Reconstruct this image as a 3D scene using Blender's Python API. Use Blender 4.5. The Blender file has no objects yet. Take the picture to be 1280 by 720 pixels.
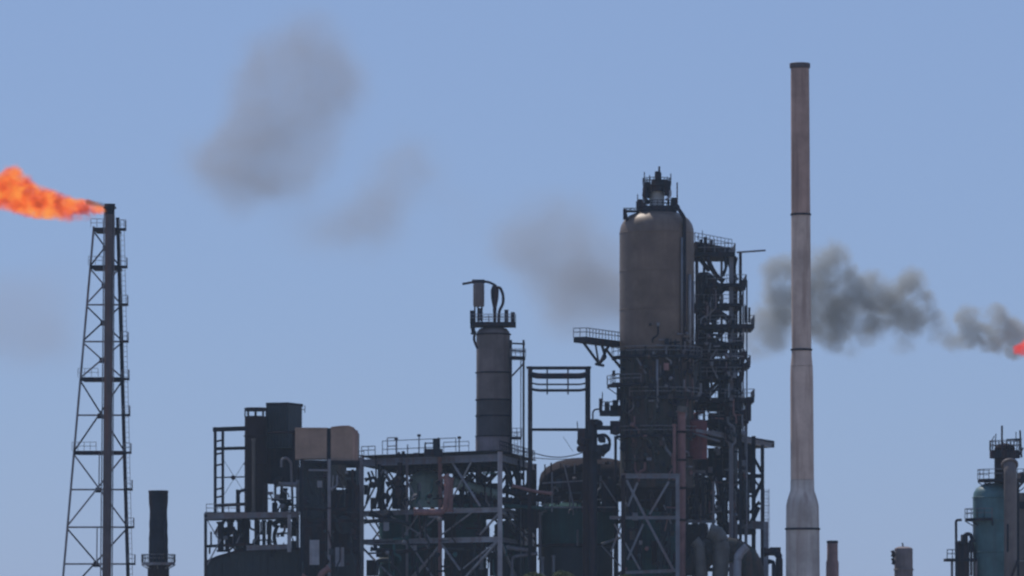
import bpy, math, random
from mathutils import Vector, Matrix
R = math.radians
rnd = random.Random(7)
sc = bpy.context.scene
C = sc.collection

# ------------------------------------------------------------------ camera
cam_d = bpy.data.cameras.new('camera'); cam = bpy.data.objects.new('camera', cam_d)
C.objects.link(cam); sc.camera = cam
cam.location = (0, -600, 2); cam.rotation_euler = (R(90), 0, 0)
cam_d.sensor_width = 36; cam_d.lens = 168.75; cam_d.shift_y = 430/1280
cam_d.clip_start = 1; cam_d.clip_end = 20000
cam_d.dof.use_dof = True; cam_d.dof.focus_distance = 245; cam_d.dof.aperture_fstop = 1.0

# ------------------------------------------------------------------ sky, sun, exposure
SUN_AZ, SUN_EL = -32, 52
w = bpy.data.worlds.new('World'); sc.world = w; w.use_nodes = True
nt = w.node_tree; bg = nt.nodes['Background']
sky = nt.nodes.new('ShaderNodeTexSky'); sky.sky_type = 'NISHITA'; sky.sun_disc = False
sky.sun_elevation = R(SUN_EL); sky.sun_rotation = R(SUN_AZ)
sky.altitude = 300; sky.air_density = 1.0; sky.dust_density = 0.3; sky.ozone_density = 3.0
hs = nt.nodes.new('ShaderNodeMix'); hs.data_type = 'RGBA'; hs.blend_type = 'MULTIPLY'; hs.inputs[0].default_value = 1
hs.inputs[7].default_value = (0.60, 0.66, 0.80, 1)
hm = nt.nodes.new('ShaderNodeMix'); hm.data_type = 'RGBA'; hm.inputs[0].default_value = .72      # an even, slightly milky blue sky
hm.inputs[7].default_value = (.265/.085, .385/.085, .66/.085, 1)
nt.links.new(sky.outputs[0], hs.inputs[6]); nt.links.new(hs.outputs[2], hm.inputs[6]); nt.links.new(hm.outputs[2], bg.inputs[0])
bg.inputs[1].default_value = 0.085
sd = bpy.data.lights.new('sun', 'SUN'); sun = bpy.data.objects.new('sun', sd); C.objects.link(sun)
sd.energy = 3.9; sd.angle = R(0.53); sd.color = (1, .93, .84)
sv = Vector((math.sin(R(SUN_AZ))*math.cos(R(SUN_EL)), math.cos(R(SUN_AZ))*math.cos(R(SUN_EL)), math.sin(R(SUN_EL))))
sun.rotation_euler = sv.to_track_quat('Z', 'Y').to_euler()
sc.view_settings.view_transform = 'Standard'; sc.view_settings.look = 'None'
sc.view_settings.exposure = 0.0; sc.view_settings.gamma = 1
try:
    sc.cycles.use_denoising = True
    sc.cycles.volume_max_steps = 256
    sc.cycles.volume_bounces = 2
    sc.cycles.max_bounces = 5; sc.cycles.diffuse_bounces = 3
except Exception: pass

# ------------------------------------------------------------------ materials
def mat(name, base, rust=None, amt=.35, scale=.25, rough=.6, metal=0., streak=True, var=.35, bump=.25):
    m = bpy.data.materials.new(name); m.use_nodes = True; t = m.node_tree; N = t.nodes; L = t.links
    p = N['Principled BSDF']; p.inputs['Roughness'].default_value = rough; p.inputs['Metallic'].default_value = metal; p.inputs['Specular IOR Level'].default_value = .22
    tc = N.new('ShaderNodeTexCoord'); geo = N.new('ShaderNodeNewGeometry')
    n1 = N.new('ShaderNodeTexNoise'); n1.inputs['Scale'].default_value = scale; n1.inputs['Detail'].default_value = 8
    n1.inputs['Roughness'].default_value = .62
    L.new(geo.outputs['Position'], n1.inputs['Vector'])
    mp = N.new('ShaderNodeMapping'); mp.inputs['Scale'].default_value = (1.3, 1.3, .09)
    L.new(geo.outputs['Position'], mp.inputs['Vector'])
    n2 = N.new('ShaderNodeTexNoise'); n2.inputs['Scale'].default_value = 1.0; n2.inputs['Detail'].default_value = 6
    L.new(mp.outputs[0], n2.inputs['Vector'])
    r1 = N.new('ShaderNodeMapRange'); r1.inputs[1].default_value = .3; r1.inputs[2].default_value = .7
    r1.inputs[3].default_value = 1-var; r1.inputs[4].default_value = 1+var*.6
    L.new(n1.outputs[0], r1.inputs[0])
    cm = N.new('ShaderNodeMix'); cm.data_type = 'RGBA'; cm.blend_type = 'MULTIPLY'; cm.inputs[0].default_value = 1
    cm.inputs[6].default_value = (*base, 1); L.new(r1.outputs[0], cm.inputs[7])
    rc = rust or tuple(.55*c for c in base)
    mx = N.new('ShaderNodeMix'); mx.data_type = 'RGBA'
    L.new(cm.outputs[2], mx.inputs[6]); mx.inputs[7].default_value = (*rc, 1)
    r2 = N.new('ShaderNodeMapRange'); r2.inputs[1].default_value = .46; r2.inputs[2].default_value = .66
    r2.inputs[3].default_value = 0; r2.inputs[4].default_value = amt
    L.new((n2 if streak else n1).outputs[0], r2.inputs[0]); L.new(r2.outputs[0], mx.inputs[0])
    L.new(mx.outputs[2], p.inputs['Base Color'])
    bp = N.new('ShaderNodeBump'); bp.inputs['Strength'].default_value = bump; bp.inputs['Distance'].default_value = .15
    L.new(n1.outputs[0], bp.inputs['Height']); L.new(bp.outputs[0], p.inputs['Normal'])
    return m
RUST = (.15, .062, .042)
M = dict(
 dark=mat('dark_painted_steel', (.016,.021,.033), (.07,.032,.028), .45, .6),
 steel=mat('grey_painted_steel', (.15,.168,.205), RUST, .45, .5),
 pale=mat('pale_grey_steel', (.26,.285,.335), RUST, .4, .5),
 flare=mat('weathered_flare_pipe', (.07,.06,.07), RUST, .5, .4),
 chim=mat('weathered_chimney_concrete', (.49,.395,.355), (.27,.20,.175), .8, .22, .85),
 chimtop=mat('sooty_chimney_concrete', (.36,.25,.215), (.19,.125,.11), .75, .25, .85),
 vessel=mat('brown_grey_insulation', (.148,.112,.092), (.115,.085,.075), .5, .35, .5, .15),
 vlow=mat('stained_green_grey_shell', (.045,.050,.050), (.13,.07,.06), .5, .5, .6),
 column=mat('column_cladding', (.135,.115,.115), (.085,.068,.07), .6, .4, .55),
 tan=mat('tan_sheet_cladding', (.26,.19,.155), (.18,.13,.11), .5, .3, .7),
 teal=mat('teal_painted_shell', (.07,.16,.185), (.055,.10,.12), .5, .4, .5),
 green=mat('dark_green_tank_paint', (.026,.085,.088), (.03,.045,.048), .5, .3, .55),
 lgreen=mat('pale_green_tank_paint', (.22,.31,.29), (.10,.16,.15), .6, .3, .55),
 red=mat('faded_red_paint', (.14,.042,.045), (.06,.025,.035), .6, .6, .7),
 pinkpipe=mat('rusty_pink_pipe', (.20,.11,.112), (.10,.045,.045), .5, .7, .6),
  redstack2=mat('grey_stack_paint', (.20,.17,.18), (.12,.09,.09), .6, .4, .8),
 colband=mat('dark_column_band', (.065,.062,.070), (.05,.042,.045), .5, .4, .7),
 white=mat('weathered_white_paint', (.55,.57,.58), (.30,.27,.25), .4, .6, .6),
 chimlow=mat('grey_chimney_foot', (.43,.40,.39), (.27,.22,.21), .75, .3, .85),
 redstack=mat('faded_brown_stack', (.26,.17,.16), (.16,.09,.085), .6, .4, .8),
 sheen=mat('clean_metal_cladding', (.30,.31,.33), (.14,.12,.11), .4, .6, .45, .5),
 duct=mat('bare_grey_duct', (.10,.10,.10), (.07,.05,.045), .5, .5, .5, .2),
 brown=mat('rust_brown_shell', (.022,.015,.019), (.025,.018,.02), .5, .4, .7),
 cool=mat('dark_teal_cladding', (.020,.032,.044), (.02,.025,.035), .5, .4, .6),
 ground=mat('dry_earth', (.32,.275,.225), (.08,.09,.04), .7, .02, .95, streak=False),
 leaf=mat('olive_leaves', (.07,.085,.025), (.04,.05,.015), .6, 1.5, .8, streak=False),
 bark=mat('bark', (.09,.07,.05), (.05,.04,.03), .6, 2, .9),
)

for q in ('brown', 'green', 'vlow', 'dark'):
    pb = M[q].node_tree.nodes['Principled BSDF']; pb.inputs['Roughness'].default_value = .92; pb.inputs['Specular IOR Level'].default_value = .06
# ------------------------------------------------------------------ geometry helpers
def k_(Y): return (600+Y)/6000.0
def S(px, py, Y=0):                       # photograph position -> real point at depth Y behind the plant's front line
    k = k_(Y); return Vector(((px-640)*k, Y, 2+(790-py)*k))
class B:
    def __init__(s): s.v = []; s.f = []
    def add(s, vs, fs):
        o = len(s.v); s.v += [tuple(v) for v in vs]; s.f += [tuple(i+o for i in f) for f in fs]; return s
    def box(s, c, size, rz=0):
        hx, hy, hz = [q/2 for q in size]; cr, sr = math.cos(rz), math.sin(rz); vs = []
        for z in (-hz, hz):
            for x, y in ((-hx,-hy),(hx,-hy),(hx,hy),(-hx,hy)):
                vs.append((c[0]+x*cr-y*sr, c[1]+x*sr+y*cr, c[2]+z))
        return s.add(vs, [(3,2,1,0),(4,5,6,7),(0,1,5,4),(1,2,6,5),(2,3,7,6),(3,0,4,7)])
    def beam(s, a, b, w, h=None, hsec=False):
        a = Vector(a); b = Vector(b); h = h or w; d = (b-a)
        if d.length < 1e-4: return s
        d.normalize(); up = Vector((0,0,1)) if abs(d.z) < .95 else Vector((0,1,0))
        x = d.cross(up).normalized(); y = x.cross(d).normalized()
        if hsec:
            t = .18
            o = [(-.5,-.5),(.5,-.5),(.5,-.5+t),(.08,-.5+t),(.08,.5-t),(.5,.5-t),(.5,.5),(-.5,.5),(-.5,.5-t),(-.08,.5-t),(-.08,-.5+t),(-.5,-.5+t)]
        else: o = [(-.5,-.5),(.5,-.5),(.5,.5),(-.5,.5)]
        n = len(o); vs = [p + x*(u*w) + y*(q*h) for p in (a, b) for u, q in o]
        fs = [(i, (i+1)%n, n+(i+1)%n, n+i) for i in range(n)]
        if hsec: fs += [tuple([0,1,2,11]), (11,2,3,10), (10,3,4,9), (9,4,5,8), (8,5,6,7)]; fs += [tuple(n+i for i in f[::-1]) for f in fs[-5:]]
        else: fs += [(3,2,1,0), (4,5,6,7)]
        return s.add(vs, fs)
    def tube(s, pts, r, n=10, rs=None):
        pts = [Vector(p) for p in pts]; m = len(pts)
        ref = None; rings = []
        for i, p in enumerate(pts):
            d = (pts[min(i+1,m-1)]-pts[max(i-1,0)]).normalized()
            if ref is None: ref = Vector((0,0,1)) if abs(d.z) < .9 else Vector((0,1,0))
            x = d.cross(ref).normalized(); y = d.cross(x).normalized()
            rr = rs[i] if rs else r
            rings.append([p + x*(rr*math.cos(2*math.pi*j/n)) + y*(rr*math.sin(2*math.pi*j/n)) for j in range(n)])
            ref = -y if False else ref if abs(d.dot(ref)) < .97 else x
        vs = [q for rg in rings for q in rg]; fs = []
        for i in range(m-1):
            for j in range(n):
                fs.append((i*n+j, i*n+(j+1)%n, (i+1)*n+(j+1)%n, (i+1)*n+j))
        fs += [tuple(range(n))[::-1], tuple((m-1)*n+j for j in range(n))]
        return s.add(vs, fs)
    def lathe(s, prof, c, n=40, axis=None):        # prof: (r, z) from bottom to top
        ax = Vector(axis or (0,0,1)).normalized(); rf = Vector((0,1,0)) if abs(ax.y) < .9 else Vector((1,0,0))
        x = ax.cross(rf).normalized(); y = ax.cross(x).normalized(); c = Vector(c)
        vs = [c + ax*z + x*(r*math.cos(2*math.pi*j/n)) + y*(r*math.sin(2*math.pi*j/n)) for r, z in prof for j in range(n)]
        m = len(prof); fs = [(i*n+j, (i+1)*n+j, (i+1)*n+(j+1)%n, i*n+(j+1)%n) for i in range(m-1) for j in range(n)]
        fs += [tuple(range(n)), tuple((m-1)*n+j for j in range(n))[::-1]]
        return s.add(vs, fs)
    def build(s, name, m, parent=None, smooth=False):
        me = bpy.data.meshes.new(name)
        if parent is not None and parent.parent is None: off = parent.location
        elif parent is not None: off = parent.parent.location if parent.parent else Vector()
        else: off = Vector()
        me.from_pydata([(a-off[0], b-off[1], c-off[2]) for a, b, c in s.v], [], s.f); me.update()
        me.materials.append(M[m] if isinstance(m, str) else m)
        if smooth:
            import bmesh
            bm = bmesh.new(); bm.from_mesh(me); bmesh.ops.recalc_face_normals(bm, faces=bm.faces)
            for f in bm.faces: f.smooth = len(f.verts) <= 4
            for e in bm.edges:
                if len(e.link_faces) == 2 and e.calc_face_angle(0) > R(35): e.smooth = False
            bm.to_mesh(me); bm.free()
        o = bpy.data.objects.new(name, me); C.objects.link(o)
        if parent is not None: o.parent = parent
        return o
def tag(o, label, cat, group=None, kind=None):
    if label: o['label'] = label
    if cat: o['category'] = cat
    if group: o['group'] = group
    if kind: o['kind'] = kind
    return o
def thing(name, label, cat, loc=(0,0,0), group=None):
    o = bpy.data.objects.new(name, None); C.objects.link(o); o.location = loc
    o.empty_display_size = .5
    return tag(o, label, cat, group)
def base(px, Y): v = S(px, 700, Y); return (v.x, v.y, 0)

def beamP(t, name, m, a, b, wpx, hpx=None, hsec=False):         # (px,py,Y) points
    k = k_(a[2]); return B().beam(S(*a), S(*b), wpx*k, (hpx or wpx)*k, hsec).build(name, m, t)
def rail(t, pts, h=1.1, post=1.6, r=.04, m='steel', name='railing', closed=False):   # handrail along real 3-D points
    b = B(); P = [Vector(p) for p in pts]
    if closed: P.append(P[0])
    for a, c in zip(P, P[1:]):
        n = max(1, int((c-a).length/post))
        for q in range(n+1):
            p = a.lerp(c, q/n); b.beam(p, p+Vector((0,0,h)), r*2)
        for z in (h, h*.55): b.beam(a+Vector((0,0,z)), c+Vector((0,0,z)), r*2)
    return b.build(name, m, t)
def ring_pts(c, r, a0=0, a1=360, n=20):
    return [Vector((c[0]+r*math.cos(R(a0+(a1-a0)*i/n)), c[1]+r*math.sin(R(a0+(a1-a0)*i/n)), c[2])) for i in range(n+1)]
def ring_platform(t, c, r0, r1, a0=0, a1=360, th=.3, m='dark', railm='dark', h=1.1, brk=True):
    n = max(6, int((a1-a0)/15)); b = B(); A = ring_pts(c, r0, a0, a1, n); D = ring_pts(c, r1, a0, a1, n)
    dz = Vector((0,0,-th))
    for i in range(n):
        vs = [A[i], D[i], D[i+1], A[i+1]]; vs += [v+dz for v in vs]
        b.add(vs, [(0,1,2,3),(7,6,5,4),(1,5,6,2),(0,3,7,4),(0,4,5,1),(3,2,6,7)])
    if brk:
        for i in range(0, n+1, 3): b.beam(D[i]+dz*.9, A[i]+Vector((0,0,-(r1-r0)*.9)), .12)
    b.build('platform', m, t); rail(t, [p for p in D], h, 1.5, .04, railm)
def ladder(t, x, y, z0, z1, w=.45, m='steel', cage=True, side=-1):
    b = B()
    for s in (-1, 1): b.beam((x+s*w/2, y, z0), (x+s*w/2, y, z1), .07)
    z = z0
    while z < z1: b.beam((x-w/2, y, z), (x+w/2, y, z), .05); z += .45
    if cage:
        z = z0+2.2
        while z < z1:
            pts = [Vector((x+.42*math.cos(R(a)), y+side*.15+side*.55*abs(math.sin(R(a))), z)) for a in range(0, 181, 30)]
            for p, q in zip(pts, pts[1:]): b.beam(p, q, .05)
            z += .9
        for a in (30, 90, 150):
            b.beam((x+.42*math.cos(R(a)), y+side*.15+side*.55*math.sin(R(a)), z0+2.2), (x+.42*math.cos(R(a)), y+side*.15+side*.55*math.sin(R(a)), z1), .04)
    return b.build('ladder', m, t)
def dome(r, h, z, n=7, up=True):
    pr = [(max(r*math.cos(R(90*i/n)), .02), z + (h if up else -h)*math.sin(R(90*i/n))) for i in range(n+1)]
    return pr if up else pr[::-1]
def vvessel(t, xc, Y, rpx, ytop, ybot, m, dome_px=None, seams=3, ground=True, bottom_dome=False, seg=40):  # upright vessel: shell + heads + girth seams
    k = k_(Y); r = rpx*k; dh = (dome_px if dome_px is not None else rpx*.5)*k; c = S(xc, 790, Y); c.z = 0
    zt = S(xc, ytop, Y).z-dh; zb = 0 if ground else S(xc, ybot, Y).z
    B().lathe([(r, zb), (r, zt)], c, seg).build('shell', m, t, True)
    B().lathe([(r*.999, zt)]+dome(r, dh, zt)[1:], c, seg).build('domed_head', m, t, True)
    if bottom_dome: B().lathe(dome(r, dh, zb, up=False)+[(r*.999, zb)], c, seg).build('domed_head', m, t, True)
    for i in range(seams):
        z = S(xc, ytop+(min(ybot, 720)-ytop)*(i+.7)/(seams+.3), Y).z
        if z < zt: B().lathe([(r, z-.09), (r+.09, z-.06), (r+.09, z+.06), (r, z+.09)], c, seg).build('girth_flange', m, t, True)
    return c, r, zt, dh
def hdrum(t, x0, x1, yc, rpx, Y, m, saddles=True, name='shell', tilt=0):
    k = k_(Y); a = S(x0, yc, Y); b_ = S(x1, yc-tilt, Y); r = rpx*k; L = (b_-a).length; ax = (b_-a).normalized()
    h = min(r*.5, L*.3); n = 5
    pr = [(max(r*math.sin(R(90*i/n)), .02), h-h*math.cos(R(90*i/n))) for i in range(n+1)]
    pr += [(r, L-h)] + [(max(r*math.cos(R(90*i/n)), .02), L-h+h*math.sin(R(90*i/n))) for i in range(1, n+1)]
    o = B().lathe(pr, a, 28, ax).build(name, m, t, True)
    if saddles:
        for q in (.22, .78):
            p = a.lerp(b_, q); B().box((p.x, p.y, p.z-r-.35), (.5, r*1.4, 1.1)).build('saddle', 'dark', t)
    for q in (.2, .5, .8):
        p = a.lerp(b_, q); B().lathe([(r+.003, -.08), (r+.1, -.06), (r+.1, .06), (r+.003, .08)], p, 28, ax).build('girth_flange', m, t, True)
    return o
def arc(pts, rad=3, n=5):      # rounds the corners of a px path
    P = [Vector(p) for p in pts]; out = [P[0]]
    for i in range(1, len(P)-1):
        a = P[i-1]-P[i]; b = P[i+1]-P[i]; q = min(rad, a.length*.48, b.length*.48)
        s = P[i]+a.normalized()*q; e = P[i]+b.normalized()*q
        for j in range(n+1):
            u = j/n; out.append(s*(1-u)**2 + P[i]*2*u*(1-u) + e*u*u)
    out.append(P[-1]); return out
def pipe(t, pts, rpx, m, name='pipe', rad=8, n=12, flange=True):     # px path (px, py, Y)
    k = k_(pts[0][2]); W = [S(*p) for p in pts]; W = arc(W, rad*k)
    o = B().tube(W, rpx*k, n).build(name, m, t, True)
    if flange and rpx >= 2:
        r = rpx*k
        for a, c in ((W[0], W[1]), (W[-1], W[-2])):
            d = (c-a).normalized(); B().lathe([(r*1.03, 0), (r*1.35, .01), (r*1.35, .25), (r*1.03, .26)], a, n, d).build('flange', m, t, True)
    return o
def pbox(t, x0, y0, x1, y1, Y, dep, m, name='panel', rz=0):
    k = k_(Y); a = S(x0, y0, Y); b = S(x1, y1, Y)
    c = ((a.x+b.x)/2, Y+dep/2, (a.z+b.z)/2)
    return B().box(c, (abs(b.x-a.x), dep, abs(a.z-b.z)), rz).build(name, m, t)

def clutter(t, x0, y0, x1, y1, Y, n, mats=('dark','dark','cool','steel','vlow','brown','pinkpipe'), seed=1, depth=1.5, size=1.0, onf=None):
    # small pipes, elbows, brackets, boxes and valves bolted on at depth Y
    q = random.Random(seed); k = k_(Y)
    f = onf or (lambda x, y, o: S(x, y, Y-o))
    for i in range(n):
        x = q.uniform(x0, x1); y = q.uniform(y0, y1); m = q.choice(mats); o = q.uniform(.1, depth); c = q.random()
        if c < .34:      # upright pipe with a kick
            L_ = q.uniform(14, 42)*size; dx = q.choice((-1,1))*q.uniform(3,9); r_ = q.uniform(.7,1.7)*size
            xb = min(max(x+dx, x0), x1)
            W = arc([f(x, y, o), f(x, min(y+L_*.6,y1+6), o), f(xb, min(y+L_*.75,y1+8), o), f(xb, min(y+L_,y1+12), o)], .4)
            B().tube(W, r_*k, 8).build('pipe', m, t, True)
        elif c < .55:    # level pipe or ledge
            L_ = q.uniform(8, 26)*size; xb = min(x+L_, x1); h_ = q.uniform(1,2.6)*size
            B().beam(f(x, y, o), f(xb, y+q.uniform(-1,1), o), h_*k, h_*k).build('bracket', m, t)
        elif c < .68:
            xb = min(max(x+q.uniform(-14,14), x0), x1); B().beam(f(x, y, o), f(xb, min(y+q.uniform(10,24),y1), o), 1.6*k*size).build('brace', m, t)
        elif c < .85:
            w_ = q.uniform(2.5,7)*size*k; p = f(x, y, o); B().box(p, (w_, .7, w_*q.uniform(.5,1.8))).build('junction_box', m, t)
        else:
            r_ = q.uniform(1.6,3.4)*size*k; p = f(x, y, o+.3); B().lathe([(r_*.2,-.35),(r_,-.2),(r_,.2),(r_*.2,.35)], p, 12, (q.uniform(-1,1),1,q.uniform(-.5,.5))).build('valve', m, t, True)
exec_parts = []
# ================================================================== SETTING
gs = 9000
vs = []; n = 40
for i in range(n+1):
    for j in range(n+1):
        x = -gs+2*gs*i/n; y = -gs+2*gs*j/n
        vs.append((x, y, 0))
fs = [(i*(n+1)+j, (i+1)*(n+1)+j, (i+1)*(n+1)+j+1, i*(n+1)+j+1) for i in range(n) for j in range(n)]
g = B(); g.add(vs, fs); tag(g.build('ground', 'ground'), 'dry earth ground of the refinery site', None, kind='structure')

# ================================================================== LEFT FLARE TOWER
FY = -30
t = thing('flare_tower', 'lattice flare tower at the left edge with a dark riser pipe and burning tip', 'flare tower', base(130, FY))
LEV = [(287,117,147.5),(334,114,149),(381,110,150),(427,105.5,150.5),(474,101,151.5),(519,97.5,152.5),(566,93.5,154),(612,89,155.5),(659,85,157.5),(705,81,159)]
def Lx(y): return 117+(y-287)*(79-117)/(720-287.)
def Rx(y): return 147.5+(y-287)*(160-147.5)/(720-287.)
GY = S(0, 790, FY); ybase = 790+2/k_(FY)
DF = -2.0
def tw(y, side, dY=0):
    return (Lx(y) if side < 0 else Rx(y), y, FY+dY)
beamP(t, 'leg', 'steel', tw(283,-1), tw(ybase,-1), 2.6)
beamP(t, 'leg', 'dark', tw(272,1), tw(ybase,1), 4.2)
# rear leg stands behind the riser
b3 = B().beam(S(137, 287, FY+5), S(131, ybase, FY+9), .3); b3.build('leg', 'dark', t)
mains = [287,334,381,427,474,566,659,752]
for i, (a, b) in enumerate(zip(mains, mains[1:])):
    for s in (-1, 1):
        beamP(t, 'brace', 'steel' if i % 2 else 'dark', (tw(a+2,s)[0], a+2, FY-.1*s), (tw(b-2,-s)[0], b-2, FY-.1*s), 1.9)
    xm = (Lx((a+b)/2)+Rx((a+b)/2))/2; p = S(xm, (a+b)/2, FY)
    B().box(p, (.62,.16,.62), 0).build('gusset_plate', 'dark', t)
for y, lx, rx in LEV:
    thick = y in (287, 334, 474, 566)
    beamP(t, 'beam', 'dark' if thick else 'steel', tw(y,-1), tw(y,1), 3 if thick else 1.8, 5 if thick else 1.8)
    for s in (-1, 1):
        a = S(*tw(y, s)); c = S(136.5-(y-255)*.0085, y, FY+6); B().beam(a, c, .2).build('beam', 'steel', t)
    # landing on the right leg
    x0 = rx-2; k = k_(FY); a = S(x0, y, FY)
    B().box((a.x+.65, FY-.2, a.z), (1.0, 1.4, .24)).build('landing', 'dark', t)
    rail(t, [(a.x+.35, FY-.9, a.z+.1), (a.x+1.12, FY-.9, a.z+.1), (a.x+1.12, FY+.5, a.z+.1)], 1.0, .6, .025, 'pale')
    if y in (287, 334, 474, 566):
        c = S(lx, y, FY); d = S(rx, y, FY)
        B().box(((c.x+d.x)/2, FY+2.6, c.z), (d.x-c.x, 5.0, .18)).build('platform', 'dark', t)
        rail(t, [(c.x-.3, FY-.4, c.z+.2), ((c.x+d.x)/2-.3, FY-.4, c.z+.2)], 1.05, .7, .03, 'pale')
for y0, y1 in ((566,612),(659,705)):
    xm = (Lx(y1)+Rx(y1))/2; beamP(t, 'hanger', 'steel', (xm+1.5, y0, FY-.3), (xm+1, y1, FY-.3), 1.3)
p0 = S(132.6, ybase, FY-1); p1 = S(136.8, 268, FY-1); p2 = S(137.2, 255, FY-1)
B().tube([p0, p1], .52, 20).build('riser_pipe', 'flare', t, True)
B().tube([p1, p1+Vector((0,0,.3)), p2+Vector((0,0,-1.0)), p2], .6, 20, [.52,.5,.56,.66]).build('flare_tip', 'dark', t, True)
B().tube([p2+Vector((0,0,-.55)), p2+Vector((0,0,-.35))], .78, 20).build('collar', 'dark', t, True)
for dx in (-.62, .6):
    B().tube([p0+Vector((dx*1.15,-.2,0)), p1+Vector((dx,-.2,-1)), p1+Vector((dx*.9,-.1,.8))], .07, 6).build('pilot_line', 'steel', t, True)
a = S(Rx(275)+5.5, 275, FY); bq = S(Rx(720)+5.5, ybase, FY)
lb = B()
for s in (-1, 1):
    lb.beam((a.x+s*.22, FY, a.z), (bq.x+s*.22, FY, .1), .06)
z = .5
while z < a.z:
    u = z/a.z; x = bq.x+(a.x-bq.x)*u; lb.beam((x-.22, FY, z), (x+.22, FY, z), .05); z += .6
lb.build('ladder', 'pale', t)

# ================================================================== SMALL STACKS
t = thing('vent_stack', 'short blackened vent stack with a round walkway, just right of the flare tower', 'stack', base(197, 10))
Y = 10; k = k_(Y); c = S(198, 790, Y); c.z = 0
prof = []; rr = [12.2,11.4,12.6,11.0,12.0,10.6,11.8,12.4,11.2,11.9,10.9,11.5]
ys = [706,698,690,682,673,664,655,646,638,630,622,617]
for r_, y in zip([11.0,11.6,12.2,11.9,12.0,11.3,11.6,11.0,10.9,11.7,12.2,11.9], ys): prof.append((r_*k, S(0,y,Y).z))
B().lathe(prof, c, 28).build('shell', 'dark', t, True)
B().lathe([(11.9*k, prof[-1][1]), (12.5*k, prof[-1][1]+.05), (12.5*k, prof[-1][1]+.35), (11.5*k, prof[-1][1]+.4)], c, 28).build('rim', 'dark', t, True)
B().lathe([(14*k, 0), (13.5*k, S(0,716,Y).z), (13.5*k, S(0,711,Y).z), (11*k, prof[0][1])], c, 28).build('base_cone', 'brown', t, True)
ring_platform(t, (c.x, c.y, S(0,703,Y).z), 11*k, 21*k, th=.35, m='steel', railm='steel', h=1.0)
B().tube([S(206, 650, Y-3), S(207, 700, Y-3)], .15, 8).build('pipe', 'dark', t, True)

t = thing('chimney', 'very tall slender concrete chimney, stepping wider towards its foot', 'chimney', base(1005, -12))
Y = -12; k = k_(Y); c = S(1003.5, 790, Y); c.z = 0; zy = lambda y: S(0, y, Y).z
def cl(pr, name, m): return B().lathe([(r*k, zy(y)) for r, y in pr], c, 48).build(name, m, t, True)
# the shaft leans very slightly, as in the photograph the top sits left of the foot
gb = zy(0)
cl([(21.5, 790+2/k), (21, 661)], 'lower_shaft', 'chimlow'); cl([(20.8, 660.6), (20.4, 632), (18.6, 624), (15, 613), (14.7, 600)], 'taper', 'chimlow')
cl([(14.6, 599.6), (14.3, 470), (13.9, 458)], 'middle_shaft', 'chim'); cl([(13.8, 457.6), (12.6, 445), (12.4, 437)], 'taper', 'chim')
cl([(12.3, 436.6), (12.0, 268)], 'upper_shaft', 'chim'); cl([(11.9, 267.6), (11.5, 84)], 'top_shaft', 'chimtop')
for y, r in ((661, 22.2), (437, 13.6), (268, 13)): cl([(r-1.5, y+1.6), (r, y+1.2), (r, y-.8), (r-1.5, y-1.2)], 'ring', 'dark')
cl([(11.4, 86), (12.9, 84.5), (12.9, 79.5), (12, 79), (10, 79), (10, 84)], 'rim', 'flare')
for o in t.children:
    for v in o.data.vertices: v.co.x -= (v.co.z-10)*.05/1.0*0.65 if False else (v.co.z-10)*.0058

t = thing('short_chimney', 'short reddish brown chimney at the right foot of the tall one', 'chimney', base(1040, 30))
Y = 30; k = k_(Y); c = S(1040.5, 790, Y); c.z = 0
B().lathe([(8.4*k, 0), (8.0*k, S(0,703,Y).z), (6.9*k, S(0,700,Y).z), (6.7*k, S(0,678,Y).z)], c, 28).build('shaft', 'redstack', t, True)
B().lathe([(6.75*k, S(0,679,Y).z), (7.2*k, S(0,678.5,Y).z), (7.1*k, S(0,676,Y).z), (6*k, S(0,675.7,Y).z)], c, 28).build('rim', 'dark', t, True)

t = thing('capped_stack', 'stubby grey stack with a sloped cap, standing alone between chimney and teal vessel', 'stack', base(1129, 20))
Y = 20; k = k_(Y); c = S(1129.5, 790, Y); c.z = 0
B().lathe([(12*k, 0), (11.6*k, S(0,712,Y).z), (11.3*k, S(0,688,Y).z)], c, 32).build('shaft', 'redstack2', t, True)
B().lathe([(11.5*k, S(0,688,Y).z), (11.2*k, S(0,685.5,Y).z), (7*k, S(0,683.5,Y).z), (2*k, S(0,683,Y).z)], c, 32).build('cap', 'redstack2', t, True)
B().lathe([(12.2*k, S(0,713,Y).z), (12.8*k, S(0,712.5,Y).z), (12.8*k, S(0,711.5,Y).z), (12.2*k, S(0,711,Y).z)], c, 32).build('ring', 'redstack2', t, True)
B().tube([S(1118,690,Y-2), S(1115,691,Y-2), S(1115.3,693,Y-2), S(1119,695,Y-2)], .3, 8).build('nozzle', 'dark', t, True)
B().tube([S(1118,699,Y-2), S(1115.5,700,Y-2), S(1116,703,Y-2), S(1119,704,Y-2)], .28, 8).build('nozzle', 'dark', t, True)
B().beam(S(1129,684,Y), S(1128,678.5,Y), .18).build('antenna', 'dark', t)

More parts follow.
